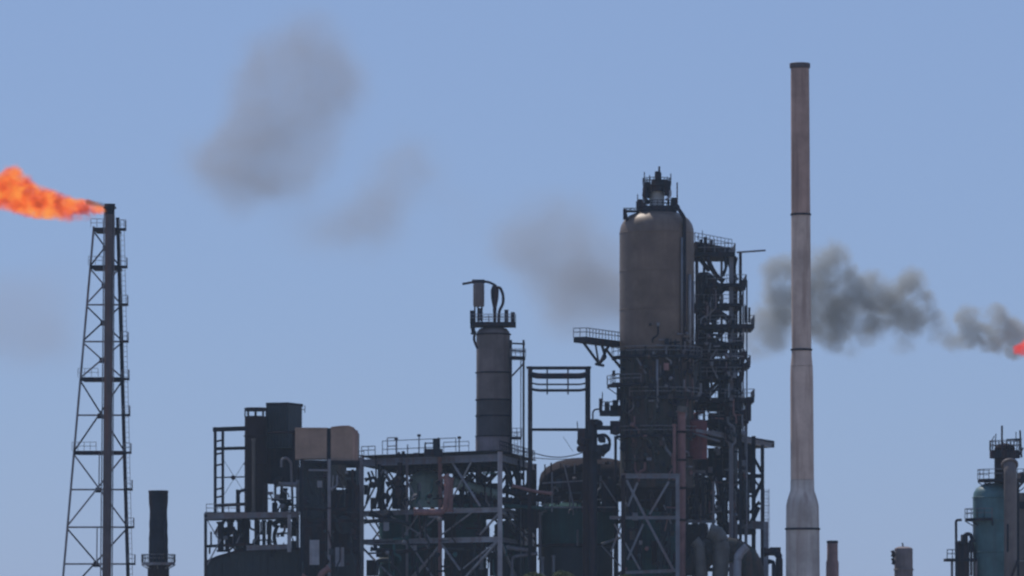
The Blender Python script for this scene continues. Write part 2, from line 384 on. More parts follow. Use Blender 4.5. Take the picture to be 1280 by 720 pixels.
# ================================================================== MIDDLE SLIM COLUMN
Y = 14; k = k_(Y)
t = thing('distillation_column', 'slim dark column with a tan foot band and two small vessels on its top walkway', 'column', base(616, Y))
c = S(616.5, 790, Y); c.z = 0; zy = lambda y: S(0, y, Y).z
B().lathe([(22*k, zy(570)), (22*k, zy(546))], c, 40).build('foot_band', 'redstack2', t, True)
for a in (30, 150, 210, 330): B().beam((c.x+20*k*math.cos(R(a)), c.y+20*k*math.sin(R(a)), zy(570)), (c.x+20*k*math.cos(R(a)), c.y+20*k*math.sin(R(a)), 0), .45).build('support_leg', 'dark', t)
B().lathe([(21.6*k, zy(545.8)), (21.2*k, zy(500))], c, 40).build('dark_band', 'colband', t, True)
B().lathe([(21.2*k, zy(499.8)), (21.0*k, zy(420)), (20.4*k, zy(415)), (17*k, zy(411)), (10*k, zy(409))], c, 40).build('shell', 'column', t, True)
for y in (545.5, 520, 500, 466, 418):
    B().lathe([(21.4*k, zy(y+.9)), (22.6*k, zy(y+.7)), (22.6*k, zy(y-.7)), (21.3*k, zy(y-.9))], c, 40).build('ring', 'dark', t, True)
pc = Vector((c.x, c.y, zy(405)))
b = B().box((c.x, c.y, zy(406)), (57*k, 42*k, .5)); b.build('platform', 'dark', t)
rail(t, [(c.x-28*k,c.y-21*k,zy(403.5)), (c.x+28*k,c.y-21*k,zy(403.5)), (c.x+28*k,c.y+21*k,zy(403.5)), (c.x-28*k,c.y+21*k,zy(403.5))], .95, 1.0, .045, 'steel', closed=True)
# the two little vessels
B().lathe([(6.4*k, zy(384)), (7*k, zy(382)), (7*k, zy(357)), (6*k, zy(354.5))], S(598.5, 790, Y-1)*Vector((1,1,0)) if False else (S(598.5,0,Y).x, Y-1, 0), 20).build('small_drum', 'column', t, True)
for dx in (-5, -1, 4): beamP(t, 'support_leg', 'dark', (598.5+dx, 404, Y-1), (598.5+dx, 382, Y-1), 2)
xc = S(618.5,0,Y).x
B().lathe([(1.8*k, zy(404)), (2.4*k, zy(385)), (4.6*k, zy(374)), (5.2*k, zy(364)), (3.6*k, zy(359)), (1.5*k, zy(356))], (xc, Y-1, 0), 20).build('cyclone', 'dark', t, True)
pipe(t, [(619,360,Y-1),(625,359,Y-1),(629,368,Y-1),(629,380,Y-1),(624,388,Y-1),(623.5,404,Y-1)], 1.8, 'dark', 'bypass_pipe', 6)
pipe(t, [(578,355,Y-1),(592,352.5,Y-1),(610,352,Y-1),(618,356,Y-1)], 1.5, 'dark', 'vent_pipe', 4)
B().box(S(598,352,Y-1), (1.6,.5,.5)).build('valve', 'dark', t)
pipe(t, [(594,414,Y-3),(592,424,Y-3),(597,436,Y-3)], 1.6, 'dark', 'pipe', 4)
pipe(t, [(592,418,Y-3),(591,408,Y-3)], 2.5, 'dark', 'pipe', 4)
for y in (429, 438, 447):
    beamP(t, 'bracket', 'dark', (637, y, Y), (656.5, y+1, Y), 2 if y != 447 else 4.5)
B().box(S(647,448,Y), (2.0, 3.0, .25)).build('platform', 'dark', t)
rail(t, [S(638,446,Y-1.5), S(657,446,Y-1.5)], 1.0, .6, .04)
beamP(t, 'post', 'dark', (654.5, 425, Y), (654.5, 790+2/k, Y), 2.6)
beamP(t, 'post', 'steel', (651, 450, Y+1), (651, 790+2/k, Y+1), 1.2)
beamP(t, 'brace', 'dark', (640, 470, Y), (654, 455, Y), 2)
pbox(t, 637, 546, 652, 548.5, Y-1, 2.5, 'dark', 'platform'); rail(t, [S(640,546,Y-1), S(652,546,Y-1)], 1.1, .5, .04)
ladder(t, S(645,0,Y).x, Y-.5, zy(568), zy(540), m='steel')
B().tube([S(638.5,566,Y-1), S(638.5,425,Y-1)], .16, 8).build('pipe', 'dark', t, True)
for x, y in ((590,396),(601,393),(633,395),(641,398)): B().box(S(x,y,Y-1.5), (.5,.4,1.6)).build('valve', 'dark', t)

# ================================================================== PORTAL FRAME
Y = 10; k = k_(Y)
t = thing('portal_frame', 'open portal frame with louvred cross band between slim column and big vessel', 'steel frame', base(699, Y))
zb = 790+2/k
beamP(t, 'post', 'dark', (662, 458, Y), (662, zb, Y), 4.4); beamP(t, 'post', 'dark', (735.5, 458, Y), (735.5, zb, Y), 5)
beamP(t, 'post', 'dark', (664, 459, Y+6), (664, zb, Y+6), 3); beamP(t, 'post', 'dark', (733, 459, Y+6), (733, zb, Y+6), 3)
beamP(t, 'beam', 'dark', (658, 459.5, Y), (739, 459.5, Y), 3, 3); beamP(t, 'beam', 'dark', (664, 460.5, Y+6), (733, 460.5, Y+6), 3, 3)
for s in (662, 735.5):
    p = S(s, 461, Y+3); B().box(p, (.35, 6, .35)).build('beam', 'dark', t)
beamP(t, 'beam', 'dark', (662, 537, Y), (733, 537, Y), 3.4)
for y, th in ((470, 7.5), (480.5, 2.2), (488, 3.6)):
    pts = [(663,y-2,Y-.6),(672,y,Y-.8),(726,y,Y-.8),(734,y-2,Y-.6)]
    B().tube(arc([S(*p) for p in pts], .6), th/2*k, 10).build('louvre', 'dark', t, True)
beamP(t, 'hanger', 'dark', (684, 459, Y-1.2), (684, 493, Y-1.2), 1.8); beamP(t, 'hanger', 'dark', (710, 459, Y-1.2), (710, 493, Y-1.2), 1.8)
rail(t, [S(664,536,Y-.5), S(664.1,536,Y+5)], 1, 1, .04)
cb = [S(663+71*i/14, 565+7*math.sin(math.pi*i/14)-1*(i/14), Y-.3) for i in range(15)]
B().tube(cb, .07, 6).build('cable', 'dark', t)
cb = [S(663+71*i/14, 572+2*math.sin(math.pi*i/14), Y+1) for i in range(15)]
B().tube(cb, .06, 6).build('cable', 'steel', t)
beamP(t, 'stay', 'steel', (704, 546, Y+2), (716, 564, Y+2), .5)

t = thing('valve_riser', 'dark vertical riser pipe with clusters of valves, left of the big vessel', 'pipe', base(741, 4))
Y = 4; k = k_(Y)
pipe(t, [(741,790+2/k,Y),(741,524,Y)], 5.6, 'dark', 'riser', flange=True)
pipe(t, [(733,790+2/k,Y),(733,548,Y)], 4.6, 'brown', 'riser')
pipe(t, [(741,524,Y),(741,512,Y),(752,511,Y)], 1.0, 'dark', 'bypass_pipe', 6)
for (x0,y0,x1,y1) in ((722,536,732,552),(722,558,732,563),(745,532,772,537),(763,526,775,542),(744,556,752,574),(750,547,757,553),(752,556,760,562)):
    pbox(t, x0, y0, x1, y1, Y-1, 1.6, 'dark', 'valve_block')
for x, y, r in ((727,552,5.5),(726,561,4.5),(748,530,5),(752,549,4),(757,560,5.5),(748,564,6),(770,538,6)):
    p = S(x, y, Y-.8); B().lathe([(.1,-.5),(r*k,-.3),(r*k,.3),(.1,.5)], p, 14, (.4,1,.1)).build('valve', 'dark', t, True)
pipe(t, [(746,545,Y),(756,543,Y),(762,549,Y),(762,560,Y),(752,570,Y)], 2.0, 'dark', 'pipe', 5)
pipe(t, [(769.5,545,Y),(769.5,600,Y)], 1.8, 'dark', 'pipe', 5)
B().beam(S(722,536,Y), S(721.5,527,Y), .12).build('antenna', 'dark', t)

# ================================================================== BIG REACTOR VESSEL
Y = 12; k = k_(Y); r = 46.6*k
t = thing('reactor_vessel', 'biggest vessel, a brown grey domed cylinder rising above the whole plant', 'vessel', base(821, Y))
c = S(821, 790, Y); c.z = 0; zy = lambda y: S(0, y, Y).z
B().lathe([(r, zy(438)), (r, zy(292))], c, 64).build('upper_shell', 'vessel', t, True)
B().lathe([(r-.01, zy(292)), (r*.985, zy(286)), (r*.945, zy(280.5)), (r*.87, zy(275)), (r*.75, zy(270)), (r*.58, zy(266.5)), (r*.3, zy(264)), (.1, zy(263.5))], c, 64).build('domed_head', 'vessel', t, True)
B().lathe([(r-.05, zy(610)), (r-.05, zy(438.3))], c, 64).build('lower_shell', 'vlow', t, True)
B().lathe([(r*.5, zy(640)), (r*.8, zy(625)), (r-.06, zy(610.2))], c, 48).build('bottom_cone', 'brown', t, True)
for y in (292, 340, 388, 437, 470, 525, 560):
    B().lathe([(r-.02, zy(y+.7)), (r+.05, zy(y+.5)), (r+.05, zy(y-.5)), (r-.02, zy(y-.7))], c, 64).build('weld_seam', 'vessel' if y < 440 else 'vlow', t, True)
# crown: work floor, neck drum, upper floor with valves and masts
B().lathe([(23*k, zy(269)), (25*k, zy(267)), (25*k, zy(261)), (23*k, zy(259))], c, 28).build('crown_skirt', 'dark', t, True)
B().lathe([(9*k, zy(262)), (9.5*k, zy(250)), (9.5*k, zy(243)), (8*k, zy(238)), (4*k, zy(235.5)), (.1, zy(235))], c, 24).build('neck_drum', 'white', t, True)
ring_platform(t, (c.x, c.y, zy(259)), 10*k, 25.5*k, th=.5, h=.7, brk=False, railm='dark')
ring_platform(t, (c.x, c.y, zy(231)), 4*k, 17.5*k, th=.9, h=.8, m='dark', railm='dark', brk=False)
for a in (0, 180): B().beam((c.x+14.5*k*math.cos(R(a)), c.y, zy(259)), (c.x+14.5*k*math.cos(R(a)), c.y, zy(229)), .3).build('post', 'dark', t)
for (x0,y0,x1,y1) in ((806,227,812,246),(809,230,815,240),(831,226,838,243),(828,230,833,238),(815,224,832,231),(798,249,803,259),(803,253,808,259),(839,247,846,259),(819,214,826,226)):
    pbox(t, x0, y0, x1, y1, Y-2.0, 2.2, 'dark', 'valve_block')
for x, y0, y1, wd in ((824,232,208,2.4),(826,232,216,1.6),(805.5,232,215,1.2),(812,232,219,1.2),(838.5,232,217,1.2),(846.5,262,228,1.6),(797,262,243,1.2),(804,258,236,1.2),(834,232,221,1)):
    beamP(t, 'mast', 'dark', (x, y0, Y-1.5), (x, y1, Y-1.5), wd)
pipe(t, [(806,236,Y-2),(804,246,Y-2),(812,254,Y-2)], 2, 'dark', 'pipe', 4); pipe(t, [(838,238,Y-2),(838,246,Y-2),(832,250,Y-2)], 1.5, 'pale', 'pipe', 4)
for i, y in enumerate((224, 226, 228)): pass
# little jib stage on the left shoulder
pbox(t, 780, 262.5, 798, 264, Y-2, 2, 'dark', 'jib_platform'); beamP(t, 'brace', 'dark', (781, 263, Y-2), (784, 276, Y-2), 3.5)
beamP(t, 'brace', 'dark', (784, 276, Y-2), (798, 265, Y-2), 1.6); rail(t, [S(779.5,263,Y-2), S(797,263,Y-2)], .3, .6, .04, 'dark')
pbox(t, 779, 261, 783, 274, Y-2.2, .8, 'dark', 'junction_box')
# down pipe and pale conduits on the right flank
ang = lambda x: -math.sqrt(max(0, 46.6**2-(x-821)**2))*k
pipe(t, [(846,258,Y-3),(850,264,Y-3.5),(855.5,272,Y+ang(855)-.35),(855.5,440,Y+ang(855)-.35)], 2.4, 'dark', 'down_pipe', 5)
for x, y0, y1, m_ in ((861,345,430,'pale'),(865.5,352,436,'steel'),(851,300,420,'steel')):
    B().tube([(c.x+(x-821)*k, Y+ang(x)-.3, zy(y0)), (c.x+(x-821)*k, Y+ang(x)-.3, zy(y1))], .13 if m_ == 'steel' else .22, 8).build('conduit', m_, t, True)
# lower girdle of walkways and pipework on the front
for y, a0, a1, w_ in ((446, 180, 360, 1.0), (481, 175, 250, 1.6), (497, 230, 350, .8), (545, 200, 340, .8)):
    ring_platform(t, (c.x, c.y, zy(y)), r+.02, r+w_, a0, a1, th=.35, m='dark', railm='steel', h=1.1)
def onv(x, y, out=.4): return Vector((c.x+(x-821)*k, Y+ang(x)-out, zy(y)))
def vp(pts, rp, m_, out=.5, name='pipe'):
    return B().tube(arc([onv(x, y, out) for x, y in pts], .5), rp*k, 10).build(name, m_, t, True)
vp([(820,452),(820,512)], 1.6, 'steel', .6); vp([(845,420),(862,420),(862,445)], 1, 'steel'); vp([(790,452),(790,500),(797,520)], 1.2, 'vlow')
vp([(806,470),(806,530),(812,560)], 1.4, 'vlow'); vp([(834,470),(834,505),(850,512)], 1.5, 'dark'); vp([(846,450),(850,450),(850,495)], 1.2, 'dark')
vp([(783,505),(783,590)], 1.3, 'brown'); vp([(797,545),(812,552),(818,580)], 2.4, 'vlow'); vp([(826,545),(830,562),(840,574)], 1.8, 'steel')
vp([(800,560),(790,575),(788,590)], 1.6, 'vlow'); vp([(840,470),(840,590)], 1.2, 'brown'); vp([(848,430),(832,432),(828,444)], 1.2, 'dark')
for x, y, s_ in ((800,462,5),(813,485,6),(829,475,5),(837,520,7),(812,540,6),(797,534,5),(826,556,7),(806,570,5),(843,462,6),(832,430,5),(846,436,5),(838,585,6),(790,580,4)):
    p = onv(x, y, .6); B().box(p, (s_*k, .8, s_*k*rnd.uniform(.6,1.5))).build('junction_box', rnd.choice(['dark','vlow','steel','cool']), t)
clutter(t, 777, 446, 865, 592, Y, 110, ('dark','vlow','cool','steel','vlow','brown','dark','pinkpipe'), 5, .7, 1.0, lambda x, y, o: onv(min(max(x, 776), 866), y, .1+o))
clutter(t, 800, 408, 866, 446, Y, 30, ('dark','vlow','vessel','steel'), 6, .6, .8, lambda x, y, o: onv(min(max(x, 776), 866), y, .1+o))
# cantilever walkway on the left with its braces
A0 = S(725, 421, Y-9); A1 = S(780, 429, Y+3)
dk = B(); d = (Vector((A1.x,A1.y,0))-Vector((A0.x,A0.y,0))).normalized(); nn = Vector((-d.y, d.x, 0))*.9
zt_ = A0.z
vs = [A0-nn, Vector((A1.x,A1.y,zt_))-nn, Vector((A1.x,A1.y,zt_))+nn, A0+nn]; vs += [v-Vector((0,0,.7)) for v in vs]
dk.add(vs, [(0,1,2,3),(7,6,5,4),(0,4,5,1),(1,5,6,2),(2,6,7,3),(3,7,4,0)]); dk.build('cantilever_walkway', 'dark', t)
rail(t, [vs[3], vs[0], vs[1]], 1.1, .9, .05, 'steel')
def cw(x, y): u = (x-725)/55.; return S(x, y, (Y-9)+u*12)
for a_, b_, w_ in (((727,425),(749,455),2.4),((749,455),(762,430),2.4),((744,428),(748,452),1.8),((757,436),(776,460),2.4),((745,455),(754,457),3),((752,430),(757,447),2.6),((749,455),(757,447),2)):
    B().beam(cw(*a_), cw(*b_), w_*k).build('brace', 'dark', t)
for x, y in ((722,414),(737,413),(770,414)): pass
# small stages on the left flank
for x0, x1, y, yt in ((765,777,481,478),(750,778,517,513)):
    pbox(t, x0, yt, x1, y+2, Y-2, 3, 'dark', 'platform'); rail(t, [S(x0,yt,Y-2), S(x1-2,yt,Y-2)], 1.1, .7, .05, 'dark')
pbox(t, 765.5, 463, 769, 470, Y-1, .5, 'dark', 'floodlight'); beamP(t, 'mast', 'dark', (767,481,Y-1), (767,465,Y-1), 1)
for x0,y0,x1,y1 in ((749,498,753,515),(756,503,762,515),(766,500,773,515),(763,507,777,520),(771,485,777,500)):
    pbox(t, x0, y0, x1, y1, Y-1.5, 1.5, 'dark', 'valve_block')
B().beam(S(753,505,Y-1), S(753,490,Y-1), .12).build('mast', 'dark', t)

# ================================================================== FRAME UNDER THE REACTOR
Y0 = 2
t = thing('braced_support_frame', 'cross braced steel table frame carrying the biggest vessel', 'steel frame', base(815, Y0))
k = k_(Y0); zb = 790+2/k
for Yq in (Y0, Y0+20):
    for x, m_ in ((779,'brown'),(847,'steel')): beamP(t, 'column', m_ if Yq == Y0 else 'dark', (x, 594, Yq), (x, 790+2/k_(Yq), Yq), 5, 5, True)
    beamP(t, 'beam', 'steel' if Yq == Y0 else 'dark', (776, 595, Yq), (850, 595, Yq), 4, 6, True)
    beamP(t, 'beam', 'steel' if Yq == Y0 else 'dark', (762, 647, Yq), (850, 647, Yq), 3, 4, True)
    beamP(t, 'beam', 'steel' if Yq == Y0 else 'dark', (776, 716, Yq), (850, 713, Yq), 3, 4, True)
for a_, b_, w_ in (((783,600),(806,645),3),((797,603),(785,633),2.6),((836,602),(812,643),2.6),((806,645),(842,713),3),((804,655),(784,700),2.4),((768,655),(800,712),2),((779,648),(764,690),2),((822,660),(838,610),0.1)):
    if w_ > 1: beamP(t, 'brace', 'steel', (*a_, Y0), (*b_, Y0+.2), w_)
for s in (779, 847):
    for y in (595, 647, 714): a = S(s, y, Y0); B().box((a.x, Y0+10, a.z-.1), (.35, 19.4, .45)).build('beam', 'dark', t)
clutter(t, 780, 600, 848, 715, 5, 40, seed=8)
t = thing('skirted_hopper', 'dark hopper body hanging inside the cross braced frame under the vessel', 'vessel', base(815, 12))
c_, r_, z_, d_ = vvessel(t, 814, 13, 33, 601, 720, 'green', 10, 3)
pipe(t, [(786,600,6),(786,640,6),(800,655,6),(800,720,6)], 3, 'dark', rad=8)
pipe(t, [(835,610,6),(835,660,6),(825,680,6),(825,720,6)], 4, 'cool', rad=8)
for x0,y0,x1,y1 in ((782,620,796,645),(826,640,843,668),(783,660,800,700),(815,676,838,706)): pbox(t, x0, y0, x1, y1, 7, 2, rnd.choice(['dark','cool','brown']), 'equipment_box')

# ================================================================== LADDER TOWER RIGHT OF THE REACTOR
Y = 16; k = k_(Y)
t = thing('access_tower', 'tall stair tower packed with landings and pipes on the right flank of the biggest vessel', 'steel tower', base(905, Y))
DY = 9
for x, y0, m_, w_, dy in ((871,305,'dark',4,0),(914,312,'steel',5.5,0),(925.5,316,'dark',3.6,0),(933.5,350,'steel',1.8,0),(880,310,'dark',3,DY),(918,320,'dark',4,DY),(902,318,'steel',3,DY)):
    beamP(t, 'column', m_, (x, y0, Y+dy), (x, 790+2/k_(Y+dy), Y+dy), w_, w_, w_ > 3)
def deck(x0, x1, y, dx_right=0, th=.4, dep=DY, rr_=True, Yf=None, y1=None):
    Yf = Y-1 if Yf is None else Yf
    a = S(x0, y, Yf); b = S(x1, y if y1 is None else y1, Yf)
    vs = [Vector((a.x,Yf,a.z)), Vector((b.x,Yf,b.z)), Vector((b.x,Yf+dep,b.z)), Vector((a.x,Yf+dep,a.z))]; vs += [v-Vector((0,0,th)) for v in vs]
    B().add(vs, [(0,1,2,3),(7,6,5,4),(0,4,5,1),(1,5,6,2),(2,6,7,3),(3,7,4,0)]).build('landing', 'dark', t)
    if rr_: rail(t, [vs[0], vs[1], vs[2]], 1.1, 1.1, .04, 'steel')
LV = [(868,919,315),(884,933,354),(868,928,379),(872,943,405),(872,930,428),(874,931,448),(874,938,455),(872,930,470),(870,943,497),(874,936,525)]
for x0, x1, y in LV: deck(x0, x1, y, th=.55 if y in (315, 405, 497) else .4)
# sloping roof-like stage receding to the right
def slab(p, th, name, m_, par, rl=True):
    vs = [Vector(q) for q in p]; vs += [v-Vector((0,0,th)) for v in vs]
    o = B().add(vs, [(0,1,2,3),(7,6,5,4),(0,4,5,1),(1,5,6,2),(2,6,7,3),(3,7,4,0)]).build(name, m_, par)
    if rl: rail(par, [vs[0], vs[1]], 1.1, 1.2, .04, 'steel')
za = S(0,540,Y-2).z
xr = S(962, 555, Y+36)
slab([(S(890,0,Y-6).x, Y-6, za), (xr.x, Y+24, za-.1), (xr.x-5, Y+32, za-.1), (S(890,0,Y).x-4, Y+4, za)], .9, 'receding_stage', 'dark', t, False)
slab([(S(868,0,Y).x, Y-2, zy(306)+.3), (S(919,0,Y).x, Y+9, zy(306)+.3), (S(919,0,Y).x-2, Y+14, zy(306)+.3), (S(868,0,Y).x, Y+8, zy(306)+.3)], .9, 'top_stage', 'dark', t, True)
B().beam(S(888,541,8), S(964,557,38), .5, .6, True).build('stage_edge_beam', 'steel', t); B().beam(S(870,538,8), S(888,541,8), .4, .4).build('stage_edge_beam', 'steel', t)
beamP(t, 'crane_boom', 'steel', (921, 315.5, Y), (957, 313, Y), 2.2)
beamP(t, 'brace', 'dark', (895,310,Y),(897,318,Y),2)
# stair flights and diagonals
for (x0,y0,x1,y1,w_) in ((874,322,886,338,4),(884,345,908,318,0),(908,322,921,350,3.4),(921,322,914,350,2.5),(896,372,910,357,3),(892,378,904,362,3),(880,402,908,380,4.5),(912,404,925,382,2.6),(896,424,912,404,4),(914,424,926,408,2.6),
        (884,452,906,430,5),(928,452,915,430,2.6),(884,492,902,472,3),(888,494,905,475,3),(914,492,928,474,3),(928,492,914,474,2.6),(925,420,914,448,2.2),(884,360,874,350,5)):
    if w_: beamP(t, 'stair_flight' if w_ >= 3.4 else 'brace', 'dark', (x0,y0,Y), (x1,y1,Y+1.5), w_)
# process drums and ducts inside the tower
for (x, y0, y1, r_, m_) in ((879,340,500,8,'dark'),(893,352,378,7,'dark'),(889,368,400,9,'cool'),(888,388,402,12,'dark'),(884,412,446,8,'dark'),(899,430,446,11,'dark'),(890,459,470,14,'dark'),(904,458,500,7,'cool'),(908,500,560,9,'dark'),(882,470,474,8,'dark'),(920,505,560,6,'dark'),(877,402,470,6,'brown')):
    p = S(x, y1, Y+4); q = S(x, y0, Y+4); rr_ = r_*k; h_ = min(rr_*.4, (q.z-p.z)*.3)
    B().lathe(dome(rr_, h_, p.z+h_, 4, False)+dome(rr_, h_, q.z-h_, 4), (p.x, p.y, 0), 20).build('drum', m_, t, True)
for pts, r_, m_ in (([(872,348),(884,342),(892,352),(890,372)],4,'dark'),([(905,352),(896,346),(889,334),(884,322)],3,'dark'),([(870,385),(882,380),(900,392),(912,400)],4,'dark'),([(880,440),(886,424),(900,430),(912,432)],4,'dark'),
        ([(876,465),(890,452),(905,462),(908,480)],3,'dark'),([(903,345),(908,335),(906,320)],2,'dark'),([(870,430),(870,500)],3,'steel'),([(866,352),(866,470)],2,'pale'),([(921,360),(921,500)],1.2,'dark'),([(929,360),(929,545)],1.0,'steel'),([(918,400),(910,420),(918,440),(916,470)],2,'dark')):
    pipe(t, [(x, y, Y-.5) for x, y in pts], r_, m_, rad=6)
clutter(t, 869, 340, 900, 500, 15, 50, ('dark','dark','cool','steel'), 11, 3)
clutter(t, 905, 400, 930, 545, 15, 26, ('dark','cool','steel'), 12, 1)
# nubs on the right edge
for x0,y0,x1,y1 in ((926,350,932,362),(925,439,934,449),(931,382,934,403),(936,384,938,403),(933,496,942,502),(934,500,939,526),(926,512,932,524),(880,296,884,305),(888,300,891,308),(875,299,878,306)):
    pbox(t, x0, y0, x1, y1, Y-1.5, 1.4, 'dark', 'junction_box')
for x, y0, y1 in ((878,300,288),(872,300,294),(886,304,297),(893,306,299),(931,402,380),(934,403,388)): beamP(t, 'mast', 'steel', (x,y0,Y), (x,y1,Y), .9)
beamP(t, 'bracket', 'dark', (930,455,Y), (935,453,Y), 2)

# ================================================================== LOWER RIGHT PROCESS BLOCK
Y = 22; k = k_(Y)
t = thing('process_block', 'dark pipe filled steel block at the lower right foot of the stair tower', 'steel structure', base(905, Y))
zb = 790+2/k
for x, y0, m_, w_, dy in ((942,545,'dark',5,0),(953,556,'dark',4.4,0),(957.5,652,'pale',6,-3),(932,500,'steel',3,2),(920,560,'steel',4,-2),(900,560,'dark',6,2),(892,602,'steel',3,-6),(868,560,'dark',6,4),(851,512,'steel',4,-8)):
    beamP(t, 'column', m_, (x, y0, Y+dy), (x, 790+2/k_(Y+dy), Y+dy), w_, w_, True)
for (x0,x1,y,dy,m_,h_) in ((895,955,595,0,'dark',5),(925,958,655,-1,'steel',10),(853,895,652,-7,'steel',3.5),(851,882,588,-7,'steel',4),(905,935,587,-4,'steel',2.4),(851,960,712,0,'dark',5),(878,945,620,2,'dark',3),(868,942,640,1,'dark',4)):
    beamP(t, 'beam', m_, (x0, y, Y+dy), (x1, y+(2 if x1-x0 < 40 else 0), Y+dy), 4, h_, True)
for (x0,y0,x1,y1,w_) in ((940,568,952,590,3),(953,600,944,618,3),(943,600,952,612,2),(942,625,953,600,3),(940,652,948,634,4.5),(925,560,940,592,3),(905,600,920,650,3),(880,600,900,650,3),(895,650,925,600,2.4)):
    beamP(t, 'brace', 'dark', (x0,y0,Y), (x1,y1,Y+.4), w_)
for (x0,y0,x1,y1,m_,Yq) in ((886,560,903,600,'dark',26),(903,552,922,592,'dark',28),(924,552,940,590,'dark',30),(868,572,886,592,'dark',24),(870,596,893,650,'cool',27),(897,600,910,655,'dark',27),(912,596,921,612,'dark',25),(914,618,934,650,'dark',27),(926,596,941,616,'dark',28),(926,616,936,640,'dark',28),(900,655,945,668,'dark',28),(852,655,885,720,'dark',27),(855,500,868,520,'brown',20),(868,497,914,512,'dark',24),(886,516,900,556,'dark',24),(902,512,926,545,'dark',27)):
    pbox(t, x0, y0, x1, y1, Yq, 3, m_, 'equipment_box')
for pts, r_, m_ in (([(860,600),(860,650)],5,'brown'),([(876,600),(876,652)],7,'duct'),([(905,600),(905,655)],3,'cool'),([(915,605),(922,612),(922,650)],2.5,'dark'),([(934,600),(934,655)],3,'cool'),([(884,508),(912,508),(914,560)],6,'vlow'),([(862,505),(885,507),(908,516)],4,'duct'),([(872,600),(880,592),(895,597),(900,640)],2,'steel'),([(940,640),(944,632),(950,628)],2,'dark'),([(897,620),(908,640),(908,655)],2.4,'dark'),([(868,530),(884,532),(900,540),(925,545)],2,'steel')):
    pipe(t, [(x, y, Y-2) for x, y in pts], r_, m_, rad=7)
clutter(t, 855, 560, 938, 655, 19, 80, seed=9)
clutter(t, 888, 495, 928, 548, 14, 26, seed=10)
ladder(t, S(958,0,Y-3).x, Y-3, S(0,715,Y).z, S(0,612,Y).z, .5, 'steel')

t = thing('red_vessel', 'dull red upright drum half hidden behind grey pipes, right of the biggest vessel', 'vessel', base(869, 14))
c_, r_, z_, d_ = vvessel(t, 869, 11, 15, 524, 574, 'red', 4, 2, ground=False)
for x in (857, 879): beamP(t, 'support_leg', 'dark', (x, 572, 16), (x, 790+2/k_(16), 16), 4)
pipe(t, [(868,526,16),(868,518,16),(880,514,16)], 2.5, 'red', rad=5)
pipe(t, [(859,540,10),(878,545,9),(900,552,9)], 1.4, 'steel', 'handrail_pipe')
t = thing('rusty_riser', 'rusty pink riser pipe along the right side of the cross braced frame', 'pipe', base(851, 4))
pipe(t, [(852,790+2/k_(4),4),(852,513,4)], 5, 'pinkpipe', 'riser'); pipe(t, [(843,600,3),(843,530,3)], 2, 'pinkpipe', 'branch_pipe')
pipe(t, [(852,515,3.5),(853,508,3.5)], 6, 'duct', 'cap', flange=False)
for y in (540, 575, 610, 650): B().lathe([(5.2*k_(4),-.15),(6.6*k_(4),-.12),(6.6*k_(4),.12),(5.2*k_(4),.15)], S(852,y,4), 16).build('flange', 'brown', t, True)

t = thing('exhaust_duct', 'huge bent grey duct with ribs low on the right of the plant', 'duct', base(915, 6))
Y = 8
def duct(t, pts, rpx, m_, ribs, name='duct'):
    kk = k_(Y); W = arc([S(*p) for p in pts], 26*kk, 10); B().tube(W, rpx*kk, 28).build(name, m_, t, True)
    for q in ribs:
        i = min(int(q*(len(W)-1)), len(W)-2); d = (W[i+1]-W[i]).normalized()
        B().lathe([(rpx*kk*1.0,-.2),(rpx*kk*1.07,-.17),(rpx*kk*1.07,.17),(rpx*kk*1.0,.2)], W[i], 28, d).build('rib', m_, t, True)
duct(t, [(866,720,Y),(884,682,Y),(938,692,Y),(948,800,Y)], 15, 'vlow', (.1,.25,.4,.5,.6,.75,.85))
duct(t, [(886,664,Y-3),(898,668,Y-3),(902,684,Y-3),(898,760,Y-3)], 10, 'duct', (.2,.5,.8), 'front_duct')
duct(t, [(934,683,Y-4),(922,694,Y-4),(921,740,Y-4)], 5, 'pale', (.5,), 'branch_duct')
duct(t, [(868,676,Y-4),(874,682,Y-4),(878,740,Y-4)], 7, 'duct', (.5,), 'branch_duct')
t = thing('elbow_pipe', 'dark elbow pipe dropping at the far right foot of the plant', 'pipe', base(970, 12))
pipe(t, [(955,690,14),(974,690,14),(974,790+2/k_(14),14)], 4.5, 'dark', 'elbow', 12)
pipe(t, [(960,702,12),(967,702,12),(967,790+2/k_(12),12)], 2.5, 'dark', 'drain_pipe', 6)
pbox(t, 963, 684, 976, 692, 15, 1.2, 'dark', 'valve_block')
for x0,y0,x1,y1,m_ in ((908,700,935,716,'brown'),(855,668,868,690,'cool'),(938,708,955,719,'brown')): pbox(t, x0,y0,x1,y1,2,1.5,m_,'valve_block') if False else None

# ================================================================== CENTRAL STEEL STRUCTURE (seen corner-on)
t = thing('pipe_rack', 'wide open steel rack full of pipes and tanks under the slim column', 'steel structure', base(560, 5))
A = S(452, 575, 19); Bc = S(625, 568, 0); Cc = S(668, 580, 34)
ZT = Bc.z; A.z = Cc.z = ZT
D = A + (Cc-Bc)
ab = (Bc-A); 
def at(u, v, z): p = A + ab*u + (Cc-Bc)*v; return Vector((p.x, p.y, z))
def zz(py): return S(0, py, 0).z
UB = lambda px: (px-452)/173.0
levels = [zz(572), zz(637), zz(674), zz(735)]
for v in (0, .5, 1):
    for u, m_, w_ in ((0,'pale',.58),(.335,'steel',.32),(.575,'steel' if v else 'pinkpipe',.5),(1,'pale',.6)):
        if v == .5 and 0 < u < 1: continue
        z1 = ZT
        m2 = m_ if v == 0 else 'dark'
        B().beam(at(u,v,0), at(u,v,z1+(.35 if v == 0 and u in (0,1) else 0)), w_, w_, True).build('column', m2, t)
